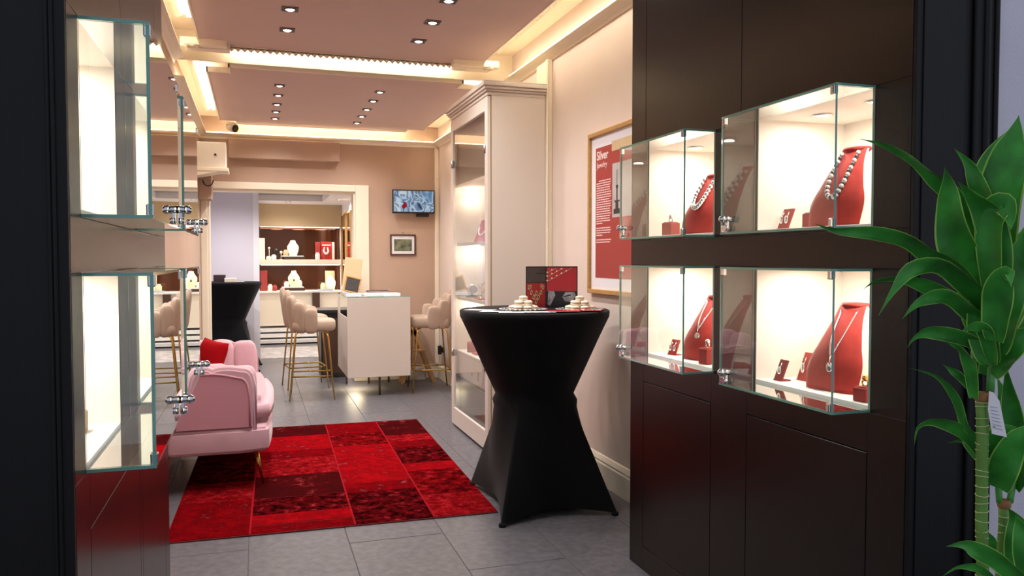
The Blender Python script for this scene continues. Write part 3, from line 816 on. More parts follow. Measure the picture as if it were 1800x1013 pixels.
# ================================================================== TALL CABINET
cx0, cx1, cy0, cy1 = 1.56, XR-.052, 5.382, 6.485
cabn = thing('tall_display_cabinet', 'tall white display cabinet with crown cornice and glass door', 'cabinet', (1.77, 5.93, 0))
bm = B(); box(bm, cx0+.03, cx1, cy0, cy0+.03, 0, 2.56, .002); obj('side_panel', bm, 'cab', cabn)
bm = B(); box(bm, cx0+.03, cx1, cy1-.03, cy1, 0, 2.56, .002); obj('side_panel', bm, 'cab', cabn)
bm = B(); box(bm, cx1-.02, cx1, cy0+.03, cy1-.03, 0, 2.56); obj('back_panel', bm, 'lining', cabn)
bm = B(); box(bm, cx0+.03, cx1, cy0+.03, cy1-.03, 2.53, 2.56); box(bm, cx0+.03, cx1, cy0+.03, cy1-.03, 0, .03); obj('carcass', bm, 'cab', cabn)
bm = B(); box(bm, cx0+.026, cx0+.031, cy0, cy0+.006, .02, 2.56); obj('door_gap', bm, 'cab_edge', cabn)
bm = B()
for (o_, z0, z1) in ((.004, 2.55, 2.575), (.018, 2.575, 2.59), (.03, 2.59, 2.61), (.042, 2.61, 2.64), (.036, 2.64, 2.648)):
    box(bm, cx0-o_, cx1, cy0-o_, cy1+o_, z0, z1, .006)
obj('cornice', bm, 'cab', cabn)
door = B()
st = .075
for a in ((cy0+.004, cy0+st, .02, 2.545), (cy1-st, cy1-.004, .02, 2.545)): box(door, cx0, cx0+.025, a[0], a[1], a[2], a[3], .003)
box(door, cx0, cx0+.025, cy0+st, cy1-st, .02, .16, .003); box(door, cx0, cx0+.025, cy0+st, cy1-st, 2.45, 2.545, .003)
door = obj('door', door, 'cab', cabn)
bm = B(); box(bm, cx0+.010, cx0+.015, cy0+st-.002, cy1-st+.002, .158, 2.452); obj('pane', bm, 'glass_door', door)
for yy in (cy0+st-.012, cy1-st+.012):
    for zz in (.62, 2.18):
        bm = B(); box(bm, cx0-.004, cx0+.012, yy-.015, yy+.015, zz-.03, zz+.03, .004); cyl(bm, (cx0-.004, yy, zz-.03), (cx0-.004, yy, zz+.03), .007, n=10); obj('hinge', bm, 'steel', door)
for z0, m in ((1.53, 'shelf_grey'), (1.085, 'shelf_grey')):
    bm = B(); box(bm, cx0+.045, cx1-.02, cy0+.03, cy1-.03, z0-.025, z0, .002); obj('shelf', bm, m, cabn)
bm = B(); box(bm, cx0+.04, cx1-.02, cy0+.03, cy1-.03, 1.99, 2.01); obj('divider', bm, 'lining', cabn)
bm = B(); box(bm, cx0+.05, cx0+.062, cy0+.03, cy1-.03, 2.01, 2.53); obj('upper_panel', bm, 'grey_panel', cabn)
bm = B(); box(bm, cx0+.05, cx1-.02, cy0+.03, (cy0+cy1)/2-.002, .42, .625, .003); obj('drawer', bm, 'cab', cabn)
bm = B(); box(bm, cx0+.05, cx1-.02, (cy0+cy1)/2+.002, cy1-.03, .42, .625, .003); obj('drawer', bm, 'cab', cabn)
bm = B(); box(bm, cx0+.045, cx1-.02, cy0+.03, cy1-.03, .625, .637, .002); obj('deck', bm, 'deck', cabn)
bm = B(); box(bm, cx0+.06, cx0+.072, cy0+.03, cy1-.03, .03, .42); obj('lower_panel', bm, 'grey_panel', cabn)
for zz in (1.87, 1.42, .98):
    for xx, yy, sg in ((1.735, cy1-.055, 1), (1.80, cy0+.055, -1)):
        bm = B(); lathe(bm, [(0, -.03), (.018, -.024), (.03, 0), (.018, .024), (0, .03)], (xx, yy, zz), 14)
        cyl(bm, (xx, yy, zz), (xx, yy+sg*.025, zz), .012, n=10); obj('lamp', bm, 'bulb_soft', cabn)
        lamp('cabinet_lamp', 'POINT', (xx, yy-sg*.06, zz+.02), 2.2, cabn, (1, .90, .76), .04)
# things on its shelves
bm = B(); M_ = Matrix.Translation((1.70, 6.12, 1.531)) @ Matrix.Rotation(rzx(20), 4, 'Z') @ Matrix.Rotation(math.radians(-25), 4, 'X'); box(bm, -.07, .07, -.004, .004, .005, .20, .002, 1, M=M_)
t = thing('necklace_easel', 'leaning red easel with a white necklace on the top cabinet shelf', 'easel', (1.70, 6.12, 1.53)); obj('board', bm, 'suede', t)
bm = B(); tube(bm, [M_ @ Vector((.05*math.cos(a), -.009, .13+.07*math.sin(a))) for a in [math.pi+math.pi*i/12 for i in range(13)]], .007, 8); obj('necklace', bm, 'pearl', t)
bm = B(); box(bm, 1.69, 1.79, 6.06, 6.18, 1.5305, 1.536, .001, 1); obj('foot', bm, 'suede', t)
t = thing('bracelet_stand', 'dark bracelet stand on the middle cabinet shelf', 'stand', (1.68, 6.26, 1.085)); bm = B(); lathe(bm, [(0, 0), (.05, 0), (.05, .01), (.012, .015), (.012, .05)], (1.68, 6.26, 1.0855), 16); cyl(bm, (1.68, 6.19, 1.15), (1.68, 6.33, 1.15), .03, n=16); obj('roll', bm, 'pearl_dark', t)
bm = B(); 
for k in range(3): tube(bm, [(1.68+.034*math.cos(a), 6.225+.035*k, 1.15+.034*math.sin(a)) for a in [2*math.pi*i/18 for i in range(18)]], .005, 6, closed=True)
obj('bangle', bm, 'silver', t)
t = thing('gold_tree', 'gold branching jewellery holder on the middle cabinet shelf', 'holder', (1.705, 6.05, 1.0855)); bm = B()
lathe(bm, [(0, 0), (.04, 0), (.035, .006), (.006, .012)], (1.705, 6.05, 1.0855), 14); cyl(bm, (1.705, 6.05, 1.09), (1.705, 6.05, 1.2), .004, n=8)
for k in range(5): tube(bm, [(1.705, 6.05, 1.12+.015*k), (1.705+.02*math.cos(k*1.3), 6.05+.03*math.sin(k*1.3), 1.145+.015*k), (1.705+.03*math.cos(k*1.3), 6.05+.05*math.sin(k*1.3), 1.17+.012*k)], .003, 6)
obj('branches', bm, 'gold', t)
bm = B(); box(bm, 1.62, 1.70, 5.80, 5.98, 1.0853, 1.095, .003); one('jewellery_tray', bm, 'red_box', 'flat red jewellery tray on the middle cabinet shelf', 'tray')
t = thing('ring_stand', 'terracotta round ring stand on the lit cabinet deck', 'ring stand', (1.68, 6.24, .6372)); bm = B(); lathe(bm, [(0, 0), (.045, 0), (.045, .075), (.04, .085), (0, .09)], (1.68, 6.24, .6372), 18); obj('body', bm, 'red_box', t)
bm = B(); ball(bm, (1.68, 6.24, .735), .012); obj('ring', bm, 'gold', t)
bm = B(); box(bm, 1.64, 1.73, 6.0, 6.12, .6372, .65, .003); one('bracelet_tray', bm, 'suede', 'red bracelet tray on the lit cabinet deck', 'tray')
bm = B(); lathe(bm, [(0, 0), (.05, 0), (.045, .01), (.012, .015), (.012, .05), (.03, .07), (0, .075)], (1.68, 5.86, .6372), 16); one('jewellery_cone', bm, 'bust_white', 'small white jewellery stand on the lit cabinet deck', 'stand')

# ================================================================== POSTER
PX_ = XR-.001; y0p, y1p, z0p, z1p = 3.90, 4.668, 1.182, 2.186
po = thing('framed_poster', 'framed red poster titled Silver Jewelry in a gold wood frame', 'poster', (PX_, 4.28, z0p))
bm = B(); F_ = .028
box(bm, PX_-.03, PX_, y0p, y1p, z0p, z0p+F_, .004); box(bm, PX_-.03, PX_, y0p, y1p, z1p-F_, z1p, .004)
box(bm, PX_-.03, PX_, y0p, y0p+F_, z0p+F_, z1p-F_, .004); box(bm, PX_-.03, PX_, y1p-F_, y1p, z0p+F_, z1p-F_, .004)
obj('frame', bm, 'wood_frame', po)
bm = B(); box(bm, PX_-.012, PX_, y0p+F_, y1p-F_, z0p+F_, z1p-F_); obj('mat_board', bm, 'mat_board', po)
rz0, rz1, ry1, ry0 = z0p+.10, z1p-.10, y1p-.095, y0p+.095
bm = B(); box(bm, PX_-.0135, PX_-.012, ry0, ry1, rz0, rz1); pr = obj('print', bm, 'poster_red', po)
bm = B(); box(bm, PX_-.0145, PX_-.0135, ry0, ry1-.245, rz1-.44, rz1-.12); obj('photo', bm, 'poster_grey', pr)
# pale banner above the photo and fountain silhouette in the photo
bm = B(); box(bm, PX_-.0145, PX_-.0135, ry0, ry1-.235, rz1-.045, rz1+.015); obj('banner', bm, 'board', pr)
bm = B(); yq = ry1-.31; zq = rz1-.44
for (dz0, dz1, hw) in ((.02, .05, .045), (.05, .09, .02), (.09, .10, .035), (.10, .17, .008), (.17, .19, .014), (.19, .28, .003)):
    box(bm, PX_-.0152, PX_-.0145, yq-hw, yq+hw, zq+dz0, zq+dz1)
obj('motif', bm, 'slate', pr)
def text(s, size, loc, rot, m, parent, name='lettering', bold=0):
    cu = bpy.data.curves.new('t', 'FONT'); cu.body = s; cu.size = size; cu.offset = bold; cu.extrude = .0004
    o = bpy.data.objects.new('t', cu); COL.objects.link(o); dg = bpy.context.evaluated_depsgraph_get(); dg.update()
    me = bpy.data.meshes.new_from_object(o.evaluated_get(dg)); bpy.data.objects.remove(o)
    n = bpy.data.objects.new(name, me); COL.objects.link(n); me.materials.clear(); me.materials.append(MATS[m])
    Mx = Matrix.Translation(loc) @ rot; me.transform(Mx)
    if parent is not None:
        off = Vector(parent['_loc']) if '_loc' in parent else Vector((0, 0, 0)); me.transform(Matrix.Translation(-off)); n.parent = parent
    return n
ROTW = Matrix.Rotation(-math.pi/2, 4, 'Z') @ Matrix.Rotation(math.pi/2, 4, 'X')
text('Silver', .075, (PX_-.0145, ry1-.018, rz1-.075), ROTW, 'poster_text', pr, bold=.0015)
text('Jewelry', .05, (PX_-.0145, ry1-.018, rz1-.125), ROTW, 'poster_text', pr)
bm = B(); z = rz1-.21; k = 0
while z > rz1-.60:
    if k not in (19, 24):
        ind = .05 if k == 0 else .015
        w_ = random.uniform(.19, .215) if k not in (18, 23, 28) else .09
        y = ry1-ind; ye = ry1-.015-w_
        while y > ye:
            l = random.uniform(.012, .03); box(bm, PX_-.0142, PX_-.0135, max(ye, y-l), y, z, z+.0062); y -= l+.005
    z -= .0145; k += 1
tag(obj('small_print', bm, 'poster_text', pr), kind='stuff')

# ================================================================== COUNTER
ax0, ax1, ay0, ay1, az0, az1 = .868, 1.508, 8.06, 9.04, .195, 1.005
ct = thing('glass_top_counter', 'pale glossy jewellery counter with glass top on thin legs', 'counter', (1.14, 8.5, 0))
bm = B(); box(bm, ax0, ax1, ay0, ay0+.025, az0, az1, .003); obj('front_panel', bm, 'cab', ct)
bm = B(); box(bm, ax1-.025, ax1, ay0+.025, ay1, az0, az1, .002); obj('side_panel', bm, 'cab', ct)
bm = B(); box(bm, ax0, ax0+.025, ay0+.025, ay1, az0, az1-.20, .002); box(bm, ax0, ax0+.025, ay1-.22, ay1, az1-.2, az1, .002); obj('side_panel', bm, 'cab', ct)
bm = B(); box(bm, ax0+.025, ax1-.025, ay1-.025, ay1, az0, az1, .002); obj('back_panel', bm, 'cab', ct)
bm = B(); box(bm, ax0+.025, ax1-.025, ay0+.025, ay1-.025, az0, az0+.02); obj('bottom_panel', bm, 'wood_dark', ct)
bm = B(); box(bm, ax0+.025, ax1-.025, ay0+.025, ay1-.025, az1-.215, az1-.2); obj('display_deck', bm, 'lining', ct)
bm = B(); box(bm, ax0+.004, ax0+.012, ay0+.025, ay1-.22, az1-.2, az1); obj('side_pane', bm, 'glass', ct)
pane('top_pane', ct, (ax0, ay0, az1), (ax1, ay1, az1+.01), edge='glass_edge_pale')
for k in range(4):
    xx = px((610, 633, 658, 685)[k], 519, 1, ay0+.36).x
    bm = B(); ball(bm, (xx, ay0+.36, az1-.016), .0135, 10); cyl(bm, (xx, ay0+.36, az1-.016), (xx, ay0+.36, az1-.2), .003, n=6); obj('bulb', bm, 'bulb', ct)
lamp('counter_lamp', 'AREA', ((ax0+ax1)/2, ay0+.2, az1-.012), 1.5, ct, (1, .9, .75), .3)
bm = B(); tube(bm, [(ax0+.05, ay0+.03, az0+.004), (ax1-.05, ay0+.03, az0+.004)], .006, 6); obj('bottom_rail', bm, 'brass', ct)
for xx, yy in ((1.195, ay0+.05), (.95, ay1-.1), (1.42, ay1-.1), (1.195, ay1-.1)):
    bm = B(); cyl(bm, (xx, yy, 0), (xx, yy, az0), .011, n=12); obj('leg', bm, 'wood_dark', ct)
bm = B(); box(bm, .96, 1.06, 8.5, 8.9, az0-.006, az0-.001); obj('light_strip', bm, 'bulb_soft', ct)
lamp('under_counter_lamp', 'AREA', (1.0, 8.55, az0-.012), 3.0, ct, (1, .8, .45), .18)
ZK = az1+.0105
# items on the counter
def slab(name, x0, x1, y0, y1, z0, z1, m, label, cat, grp=None):
    t = thing(name, label, cat, ((x0+x1)/2, (y0+y1)/2, z0), grp)
    bm = B(); box(bm, x0, x1, y0, y1, z0, z0+.002); box(bm, x0, x1, y0, y1, z1-.002, z1); obj('cover', bm, m, t)
    bm = B(); box(bm, x0+.004, x1-.004, y0+.004, y1-.002, z0+.002, z1-.002); obj('pages', bm, 'book_white', t)
slab('catalogue', .90, 1.07, 8.50, 8.76, ZK, ZK+.018, 'book_blue', 'pale blue catalogue under the chalkboard on the counter', 'catalogue', 'catalogues on the counter')
slab('catalogue', 1.09, 1.27, 8.42, 8.66, ZK, ZK+.012, 'book_white', 'white catalogue in the middle of the counter', 'catalogue', 'catalogues on the counter')
slab('catalogue', 1.16, 1.38, 8.70, 8.94, ZK, ZK+.02, 'book_red', 'dark red catalogue at the rear of the counter', 'catalogue', 'catalogues on the counter')
slab('catalogue', 1.17, 1.40, 8.70, 8.93, ZK+.0205, ZK+.032, 'book_dark', 'black catalogue lying on the red one', 'catalogue', 'catalogues on the counter')
slab('catalogue', 1.29, 1.47, 8.42, 8.66, ZK, ZK+.014, 'paper', 'open white catalogue at the right end of the counter', 'catalogue', 'catalogues on the counter')
# tilted beige mirror back and chalk board
t = thing('table_mirror', 'beige backed table mirror tilted on the counter', 'mirror', (.98, 8.86, ZK))
bm = B(); M_ = Matrix.Translation((.985, 8.84, ZK+.012)) @ Matrix.Rotation(math.radians(8), 4, 'Y') @ Matrix.Rotation(math.radians(-12), 4, 'X'); box(bm, -.095, .095, -.01, .01, .01, .39, .006, M=M_); obj('back', bm, 'board', t)
bm = B(); box(bm, .90, 1.07, 8.80, 8.92, ZK, ZK+.012, .004); obj('base', bm, 'board', t)
t = thing('chalkboard', 'small dark chalkboard in a gold frame leaning on the counter', 'chalkboard', (.965, 8.62, ZK+.018))
M_ = Matrix.Translation((.965, 8.60, ZK+.0185)) @ Matrix.Rotation(math.radians(14), 4, 'Y') @ Matrix.Rotation(math.radians(-18), 4, 'X')
bm = B(); box(bm, -.075, .075, -.004, .004, .012, .165, .001, 1, M=M_); obj('slate', bm, 'slate', t)
bm = B()
for a in ((-.085, .085, .0, .014), (-.085, .085, .163, .177), (-.085, -.071, .014, .163), (.071, .085, .014, .163)): box(bm, a[0], a[1], -.008, .006, a[2]+.003, a[3]+.003, .002, 1, M=M_)
obj('frame', bm, 'wood_frame', t)

# ================================================================== STOOLS
def make_stool(label):
    """front of the seat towards local +X"""
    t = thing('bar_stool', label, 'bar stool', (0, 0, 0), 'beige velvet bar stools', 0)
    bm = B(); sbox(bm, (.02, 0, .735), (.215, .205, .065), .45, 28, 14); obj('seat', bm, 'beige_velvet', t)
    n = 7
    for k in range(n):
        a = math.radians(180-88+176*k/(n-1)); r = .205
        c_ = Vector((r*math.cos(a)*1.02, r*math.sin(a), 0)); up = (1-abs(k-(n-1)/2)/((n-1)/2)*.62)
        zt = .80+.29*up; hh = (zt-.66)/2; out = Vector((math.cos(a), math.sin(a), 0))
        bm = B(); M_ = Matrix.Translation(c_+Vector((0, 0, .66+hh))) @ Matrix.Rotation(a, 4, 'Z') @ Matrix.Rotation(math.radians(7), 4, 'Y')
        sbox(bm, (0, 0, 0), (.034, .066, hh), .55, 16, 14, M=M_); obj('back_channel', bm, 'beige_velvet', t)
    for sx in (-1, 1):
        for sy in (-1, 1):
            bm = B(); tube(bm, [(sx*.12, sy*.13, .675), (sx*.145, sy*.155, .665), (sx*.16, sy*.17, .62), (sx*.215, sy*.215, .0)], lambda u: .0115-.004*u, 10); obj('leg', bm, 'brass', t)
    bm = B(); z = .235; q = .195; tube(bm, [(-q, -q, z), (q, -q, z), (q, q, z), (-q, q, z)], .008, 8, closed=True); obj('foot_ring', bm, 'brass', t)
    return t
s1 = make_stool('beige velvet bar stool nearest, at the left side of the counter'); s1.location = (.53, 8.215, 0); s1.rotation_euler.z = math.radians(-4)
s2 = copy_tree(s1); s2['label'] = 'beige velvet bar stool behind the nearest one, partly hidden'; s2.location = (.50, 8.90, 0); s2.rotation_euler.z = math.radians(6)
s3 = copy_tree(s1); s3['label'] = 'beige velvet bar stool behind the counter beside the tall cabinet'; s3.location = (1.765, 8.30, 0); s3.rotation_euler.z = math.radians(176)
# wooden step stool behind
t = thing('step_stool', 'wooden folding step stool behind the counter below the screen', 'step stool', (1.66, 8.85, 0))
bm = B(); box(bm, 1.52, 1.80, 8.76, 8.94, .70, .73, .006); obj('top_step', bm, 'wood_leg', t)
bm = B(); box(bm, 1.56, 1.80, 8.70, 8.76, .36, .385, .005); obj('lower_step', bm, 'wood_leg', t)
for yy in (8.78, 8.92):
    bm = B(); prism(bm, [(1.62, yy-.012, .70), (1.66, yy-.012, .70), (1.94, yy-.012, 0), (1.895, yy-.012, 0)], (0, .024, 0)); obj('leg', bm, 'wood_leg', t)
    bm = B(); prism(bm, [(1.70, yy-.012, .70), (1.74, yy-.012, .70), (1.57, yy-.012, 0), (1.53, yy-.012, 0)], (0, .024, 0)); obj('leg', bm, 'wood_leg', t)
bm = B(); box(bm, 1.58, 1.86, 8.96, 9.08, .0, .12, .01); one('white_basket', bm, 'ornate', 'small pale patterned box on the floor behind the counter', 'box')
bm = B(); box(bm, 1.98, 2.02, 8.86, 8.90, .30, .40, .004); box(bm, 2.015, XR, 8.87, 8.89, .32, .38); one('wall_socket', bm, 'black_metal', 'black plug in the wall socket behind the bar stool', 'plug')

# ================================================================== BACK WALL ITEMS
TY = YB-.10
a = px(690, 333, 1, TY); b = px(764, 376, 1, TY)
t = thing('wall_screen', 'black framed television showing blue abstract shapes', 'television', ((a.x+b.x)/2, TY, b.z))
m = bpy.data.materials.new('screen'); m.use_nodes = True; nt = m.node_tree; bs = nt.nodes['Principled BSDF']
tcn = nt.nodes.new('ShaderNodeTexCoord'); vn = nt.nodes.new('ShaderNodeTexNoise'); vn.inputs['Scale'].default_value = 3.6; vn.inputs['Detail'].default_value = 1.5; vn.inputs['Distortion'].default_value = 2.6
nt.links.new(tcn.outputs['Object'], vn.inputs['Vector']); rp = nt.nodes.new('ShaderNodeValToRGB'); nt.links.new(vn.outputs['Fac'], rp.inputs[0])
els = rp.color_ramp.elements; els[0].position = .30; els[0].color = lin('1b2c48'); els[1].position = .75; els[1].color = lin('dfe9f5')
for p_, c_ in ((.40, '6f9cc4'), (.47, 'c9dcec'), (.52, '3f5f8a'), (.58, '9fc3e0'), (.645, 'e6eef6'), (.67, '5c86b2')): e_ = els.new(p_); e_.color = lin(c_)
nt.links.new(rp.outputs[0], bs.inputs['Emission Color']); bs.inputs['Emission Strength'].default_value = .85; bs.inputs['Base Color'].default_value = (.01, .01, .01, 1); bs.inputs['Roughness'].default_value = .2
MATS['screen'] = m
emis('screen_red', 'b3242c', .8)
bm = B(); box(bm, a.x, b.x, TY, TY+.035, b.z, a.z, .004); obj('bezel', bm, 'black_metal', t)
bm = B(); box(bm, a.x+.012, b.x-.012, TY-.001, TY+.002, b.z+.018, a.z-.012); obj('screen', bm, 'screen', t)
bm = B(); cxs = a.x+.13; czs = b.z+.095; prism(bm, [(cxs-.03, TY-.002, czs-.02), (cxs, TY-.002, czs-.05), (cxs+.04, TY-.002, czs-.01), (cxs+.01, TY-.002, czs+.04)], (0, .0008, 0)); obj('picture_shape', bm, 'screen_red', t)
bm = B(); box(bm, b.x-.2, b.x-.06, TY+.02, YB, b.z-.035, b.z+.05, .01); obj('bracket', bm, 'black_metal', t)
t = thing('wall_light_switch', 'small cream junction box right of the screen', 'junction box', (1.98, YB, 1.98)); bm = B(); box(bm, 1.965, 1.993, YB-.03, YB, 1.96, 2.04, .004); obj('cover', bm, 'cream_trim', t)
# small picture
a = px(686, 412, 1, YB-.02); b = px(731, 449, 1, YB-.02)
t = thing('small_picture', 'small framed photograph with a dark wooden frame below the television', 'picture', ((a.x+b.x)/2, YB, b.z))
bm = B()
for q in ((a.x, b.x, b.z, b.z+.016), (a.x, b.x, a.z-.016, a.z), (a.x, a.x+.016, b.z+.016, a.z-.016), (b.x-.016, b.x, b.z+.016, a.z-.016)): box(bm, q[0], q[1], YB-.022, YB, q[2], q[3], .003, 1)
obj('frame', bm, 'wood_dark', t)
bm = B(); box(bm, a.x+.016, b.x-.016, YB-.010, YB, b.z+.016, a.z-.016); obj('mat_board', bm, 'mat_board', t)
mat('small_photo', '20242a', .4, var=.5, vscale=14, col2='8d9470')
bm = B(); box(bm, a.x+.045, b.x-.045, YB-.0115, YB-.010, b.z+.05, a.z-.055); obj('photo', bm, 'small_photo', t)
bm = B(); cyl(bm, ((a.x+b.x)/2, YB-.012, a.z+.03), ((a.x+b.x)/2, YB, a.z+.03), .006, n=8); obj('nail', bm, 'steel', t)
# pelmet box, bulkhead, shelf, speaker
a = px(401, 246, 1, YB-.12); b = px(597, 284, 1, YB-.12)
bm = B(); box(bm, a.x, b.x, YB-.12, YB, b.z, 2.69, .004); struct('wall_pelmet', bm, 'wall_taupe', 'taupe boxed pelmet above the doorway')
a = px(372, 350, 1, 8.80); bm = B(); box(bm, XL, a.x, 8.80, YB, a.z, 2.58, .003); struct('wall_bulkhead', bm, 'wall_taupe', 'taupe boxed corner beside the doorway')
a = px(402, 303, 1, 8.55); bm = B(); box(bm, XL, a.x, 8.45, 8.795, a.z, a.z+.035, .004); prism(bm, [(XL, 8.46, a.z), (XL, 8.46, a.z-.05), (a.x-.10, 8.46, a.z-.004), (a.x-.05, 8.46, a.z)], (0, .3, 0)); one('wall_shelf', bm, 'cream_trim', 'cream wall shelf in the corner carrying the white box', 'shelf'); sz = a.z+.035
a = px(397, 251, 1, 8.5); t = thing('white_equipment_box', 'off white speaker box on the corner wall shelf', 'speaker', (-.42, 8.6, sz)); bm = B(); box(bm, XL+.01, a.x, 8.48, 8.75, sz, a.z, .006); obj('body', bm, 'plastic_white', t)
bm = B(); cyl(bm, (a.x-.10, 8.482, sz+.13), (a.x-.10, 8.474, sz+.13), .012, n=14); obj('button', bm, 'black_metal', t)
bm = B(); tube(bm, [(XL+.10+.05*math.cos(u), 8.76, sz-.10-.06*math.sin(u)) for u in [math.pi*i/12 for i in range(13)]], .006, 8); one('black_cable', bm, 'black_metal', 'black cable loop hanging under the corner shelf', 'cable')
# security camera
c = px(411, 224, 1, 8.93); t = thing('security_camera', 'white dome security camera under the ceiling edge', 'security camera', (c.x, 8.93, c.z))
bm = B(); lathe(bm, [(0, .0), (.05, .0), (.052, -.02), (.045, -.03), (0, -.03)], (c.x-.03, 8.93, 2.84), 20); obj('base', bm, 'camera_white', t)
bm = B(); cyl(bm, (c.x-.05, 8.97, c.z+.015), (c.x+.015, 8.90, c.z-.015), .042, .046, 20); obj('body', bm, 'camera_white', t)
bm = B(); cyl(bm, (c.x+.015, 8.90, c.z-.015), (c.x+.024, 8.89, c.z-.019), .040, .030, 20); obj('lens', bm, 'black_metal', t)

# ================================================================== SOFA
so = thing('pink_sofa', 'pink velvet loveseat with channelled shell back on brass legs', 'sofa', (-.2, 5.6, 0))
SY0, SY1, sx0, sx1 = 4.96, 6.34, -.535, .095; sy0, sy1 = SY0, SY1
# base band with bowed front
def plan(off=0, n=20, ins=0):
    sy0, sy1 = SY0+ins, SY1-ins
    p = [(sx0+off, sy1-off-.06), (sx0+off, sy0+off+.06), (sx0+off+.05, sy0+off)]
    p.append((-.10, sy0+off-.012))
    for i in range(n+1):
        u = i/n; y = sy0+off+.03+(sy1-sy0-2*off-.06)*u
        p.append((.015+(sx1-.015-off)*math.sin(math.pi*(.12+.76*u))**.55, y))
    p += [(-.10, sy1-off+.012), (sx0+off+.05, sy1-off)]
    return p
def slabplan(off, z0, z1, r, ins=0):
    bm = B(); prism(bm, [(x, y, z0) for x, y in plan(off, 20, ins)], (0, 0, z1-z0))
    es = [e for e in bm.edges if abs(e.verts[0].co.z-e.verts[1].co.z) < 1e-4]
    bmesh.ops.bevel(bm, geom=es, offset=r, segments=4, affect='EDGES')
    for f in bm.faces: f.smooth = True
    return bm
obj('base', slabplan(.0, .235, .385, .02), 'pink', so).modifiers.new('weighted_normal', 'WEIGHTED_NORMAL')
obj('seat', slabplan(-.012, .372, .555, .055, .112), 'pink', so)
# arms: outer panel + channels; profile with two bumps
def arm_profile(x0, x1, z0, zt, bumps, n=30):
    p = [(x0, z0)]
    for i in range(n+1):
        u = i/n; x = x0+(x1-x0)*u
        e = min(1, min(u, 1-u)/.12); corner = (1-(1-e)**2)**.5
        z = zt-.02+.022*abs(math.sin(math.pi*bumps*u))**.6-(1-corner)*.10+.02*math.sin(math.pi*min(1, u*1.2))
        p.append((x, z))
    p.append((x1, z0)); return p
for sgn, yo in ((1, sy0+.005), (-1, sy1-.005)):
    bm = B(); pr_ = arm_profile(-.50, -.005 if sgn > 0 else .01, .375, .745 if sgn > 0 else .775, 2 if sgn > 0 else 3)
    vs = prism(bm, [(x, yo, z) for x, z in pr_], (0, sgn*.10, 0))
    es = [e for e in bm.edges if abs(e.verts[0].co.y-e.verts[1].co.y) < 1e-4 and abs(e.verts[0].co.y-yo) < 1e-4]
    bmesh.ops.bevel(bm, geom=es, offset=.022, segments=4, affect='EDGES')
    for f in bm.faces: f.smooth = True
    ar = obj('arm', bm, 'pink', so); ar.modifiers.new('weighted_normal', 'WEIGHTED_NORMAL')
    bm = B(); pin = arm_profile(-.46, -.045, .39, .695, 1)
    tube(bm, [(x, yo-sgn*.001, z) for x, z in pin], .007, 8); obj('piping', bm, 'pink_dark', ar)
    bm = B(); prism(bm, [(x, yo-sgn*.003, z) for x, z in arm_profile(-.455, -.05, .392, .69, 1)], (0, sgn*.01, 0)); obj('outer_panel', bm, 'pink_dark', ar)
    for k, xx in enumerate((-.40, -.24, -.085)):
        bm = B(); hh = (.195, .19, .175)[k] if sgn > 0 else (.225, .22, .215)[k]; sbox(bm, (xx, yo+sgn*.125, .555+hh*.1), (.085, .055, hh), .5, 18, 14); obj('channel', bm, 'pink', ar)
bk_ = B(); box(bk_, sx0+.005, sx0+.06, sy0+.05, sy1-.05, .38, .78, .025, 3); bko = obj('backrest', bk_, 'pink', so)
for k in range(7):
    yy = sy0+.16+(sy1-sy0-.32)*k/6; up = .03*math.cos((k-3)/3*1.2)
    bm = B(); sbox(bm, (sx0+.085, yy, .60+up), (.06, .096, .235), .5, 18, 14); obj('channel', bm, 'pink', bko)
for (xa, ya, xb_, yb_) in ((.0, 5.10, .028, 5.085), (.0, 6.20, .03, 6.22), (-.49, 5.95, -.505, 5.95), (-.49, 6.22, -.505, 6.25)):
    bm = B(); cyl(bm, (xa-.015, ya, .24), (xb_, yb_, .0115), .016, .007, 12); obj('leg', bm, 'brass', so)
t = one('red_cushion', B(), 'red_cush', 'square red cushion leaning on the pink sofa back', 'cushion')
bm = B(); M_ = Matrix.Translation((-.315, 5.98, .685)) @ Matrix.Rotation(math.radians(-50), 4, 'Z') @ Matrix.Rotation(math.radians(-18), 4, 'X') @ Matrix.Rotation(math.radians(6), 4, 'Y')
V = []
for sgn in (1, -1):
    rows_ = []
    for i in range(15):
        r_ = []
        for j in range(15):
            u = -1+2*i/14; v = -1+2*j/14; bulge = ((1-u**4)*(1-v**4))**.6
            k = 1-.05*(1-abs(u))*(abs(v)) ; q = 1-.05*(1-abs(v))*abs(u)
            r_.append(M_ @ Vector((.14*u*q, sgn*.05*bulge, .14*v*k)))
        rows_.append(r_)
    grid(bm, rows_)
bmesh.ops.remove_doubles(bm, verts=bm.verts, dist=.0005); bmesh.ops.recalc_face_normals(bm, faces=bm.faces); bm.to_mesh(t.data); bm.free()

# ================================================================== BACK ROOM
bm = B(); box(bm, -1.0, -.03, 11.2, 11.35, 0, 2.6); struct('wall_back_room_left', bm, 'lavender', 'pale lavender wall behind the far black table')
bm = B(); box(bm, -.03, .045, 11.2, 14.0, 0, 2.6); struct('wall_back_room_column', bm, 'white_paint', 'white column beside the back room display')
bm = B(); box(bm, -1.15, -1.0, YB+.2, 11.4, 0, 2.6); struct('wall_back_room_side', bm, 'lavender', 'lavender side wall of the back room')
bm = B(); box(bm, 1.40, 1.55, YB+.2, 14.4, 0, 2.6); struct('wall_back_room_right', bm, 'white_paint', 'white right wall of the back room')
bm = B(); box(bm, -.9, 1.55, 14.25, 14.4, 0, 2.6); struct('wall_back_room_end', bm, 'white_paint', 'end wall of the back room')
bm = B()
ra, rb = px(405, 337, 2, 2.31), px(545, 358, 2, 2.31)
rx0, rx1, ryn, ryf = .0, 1.02, 10.6, 13.0
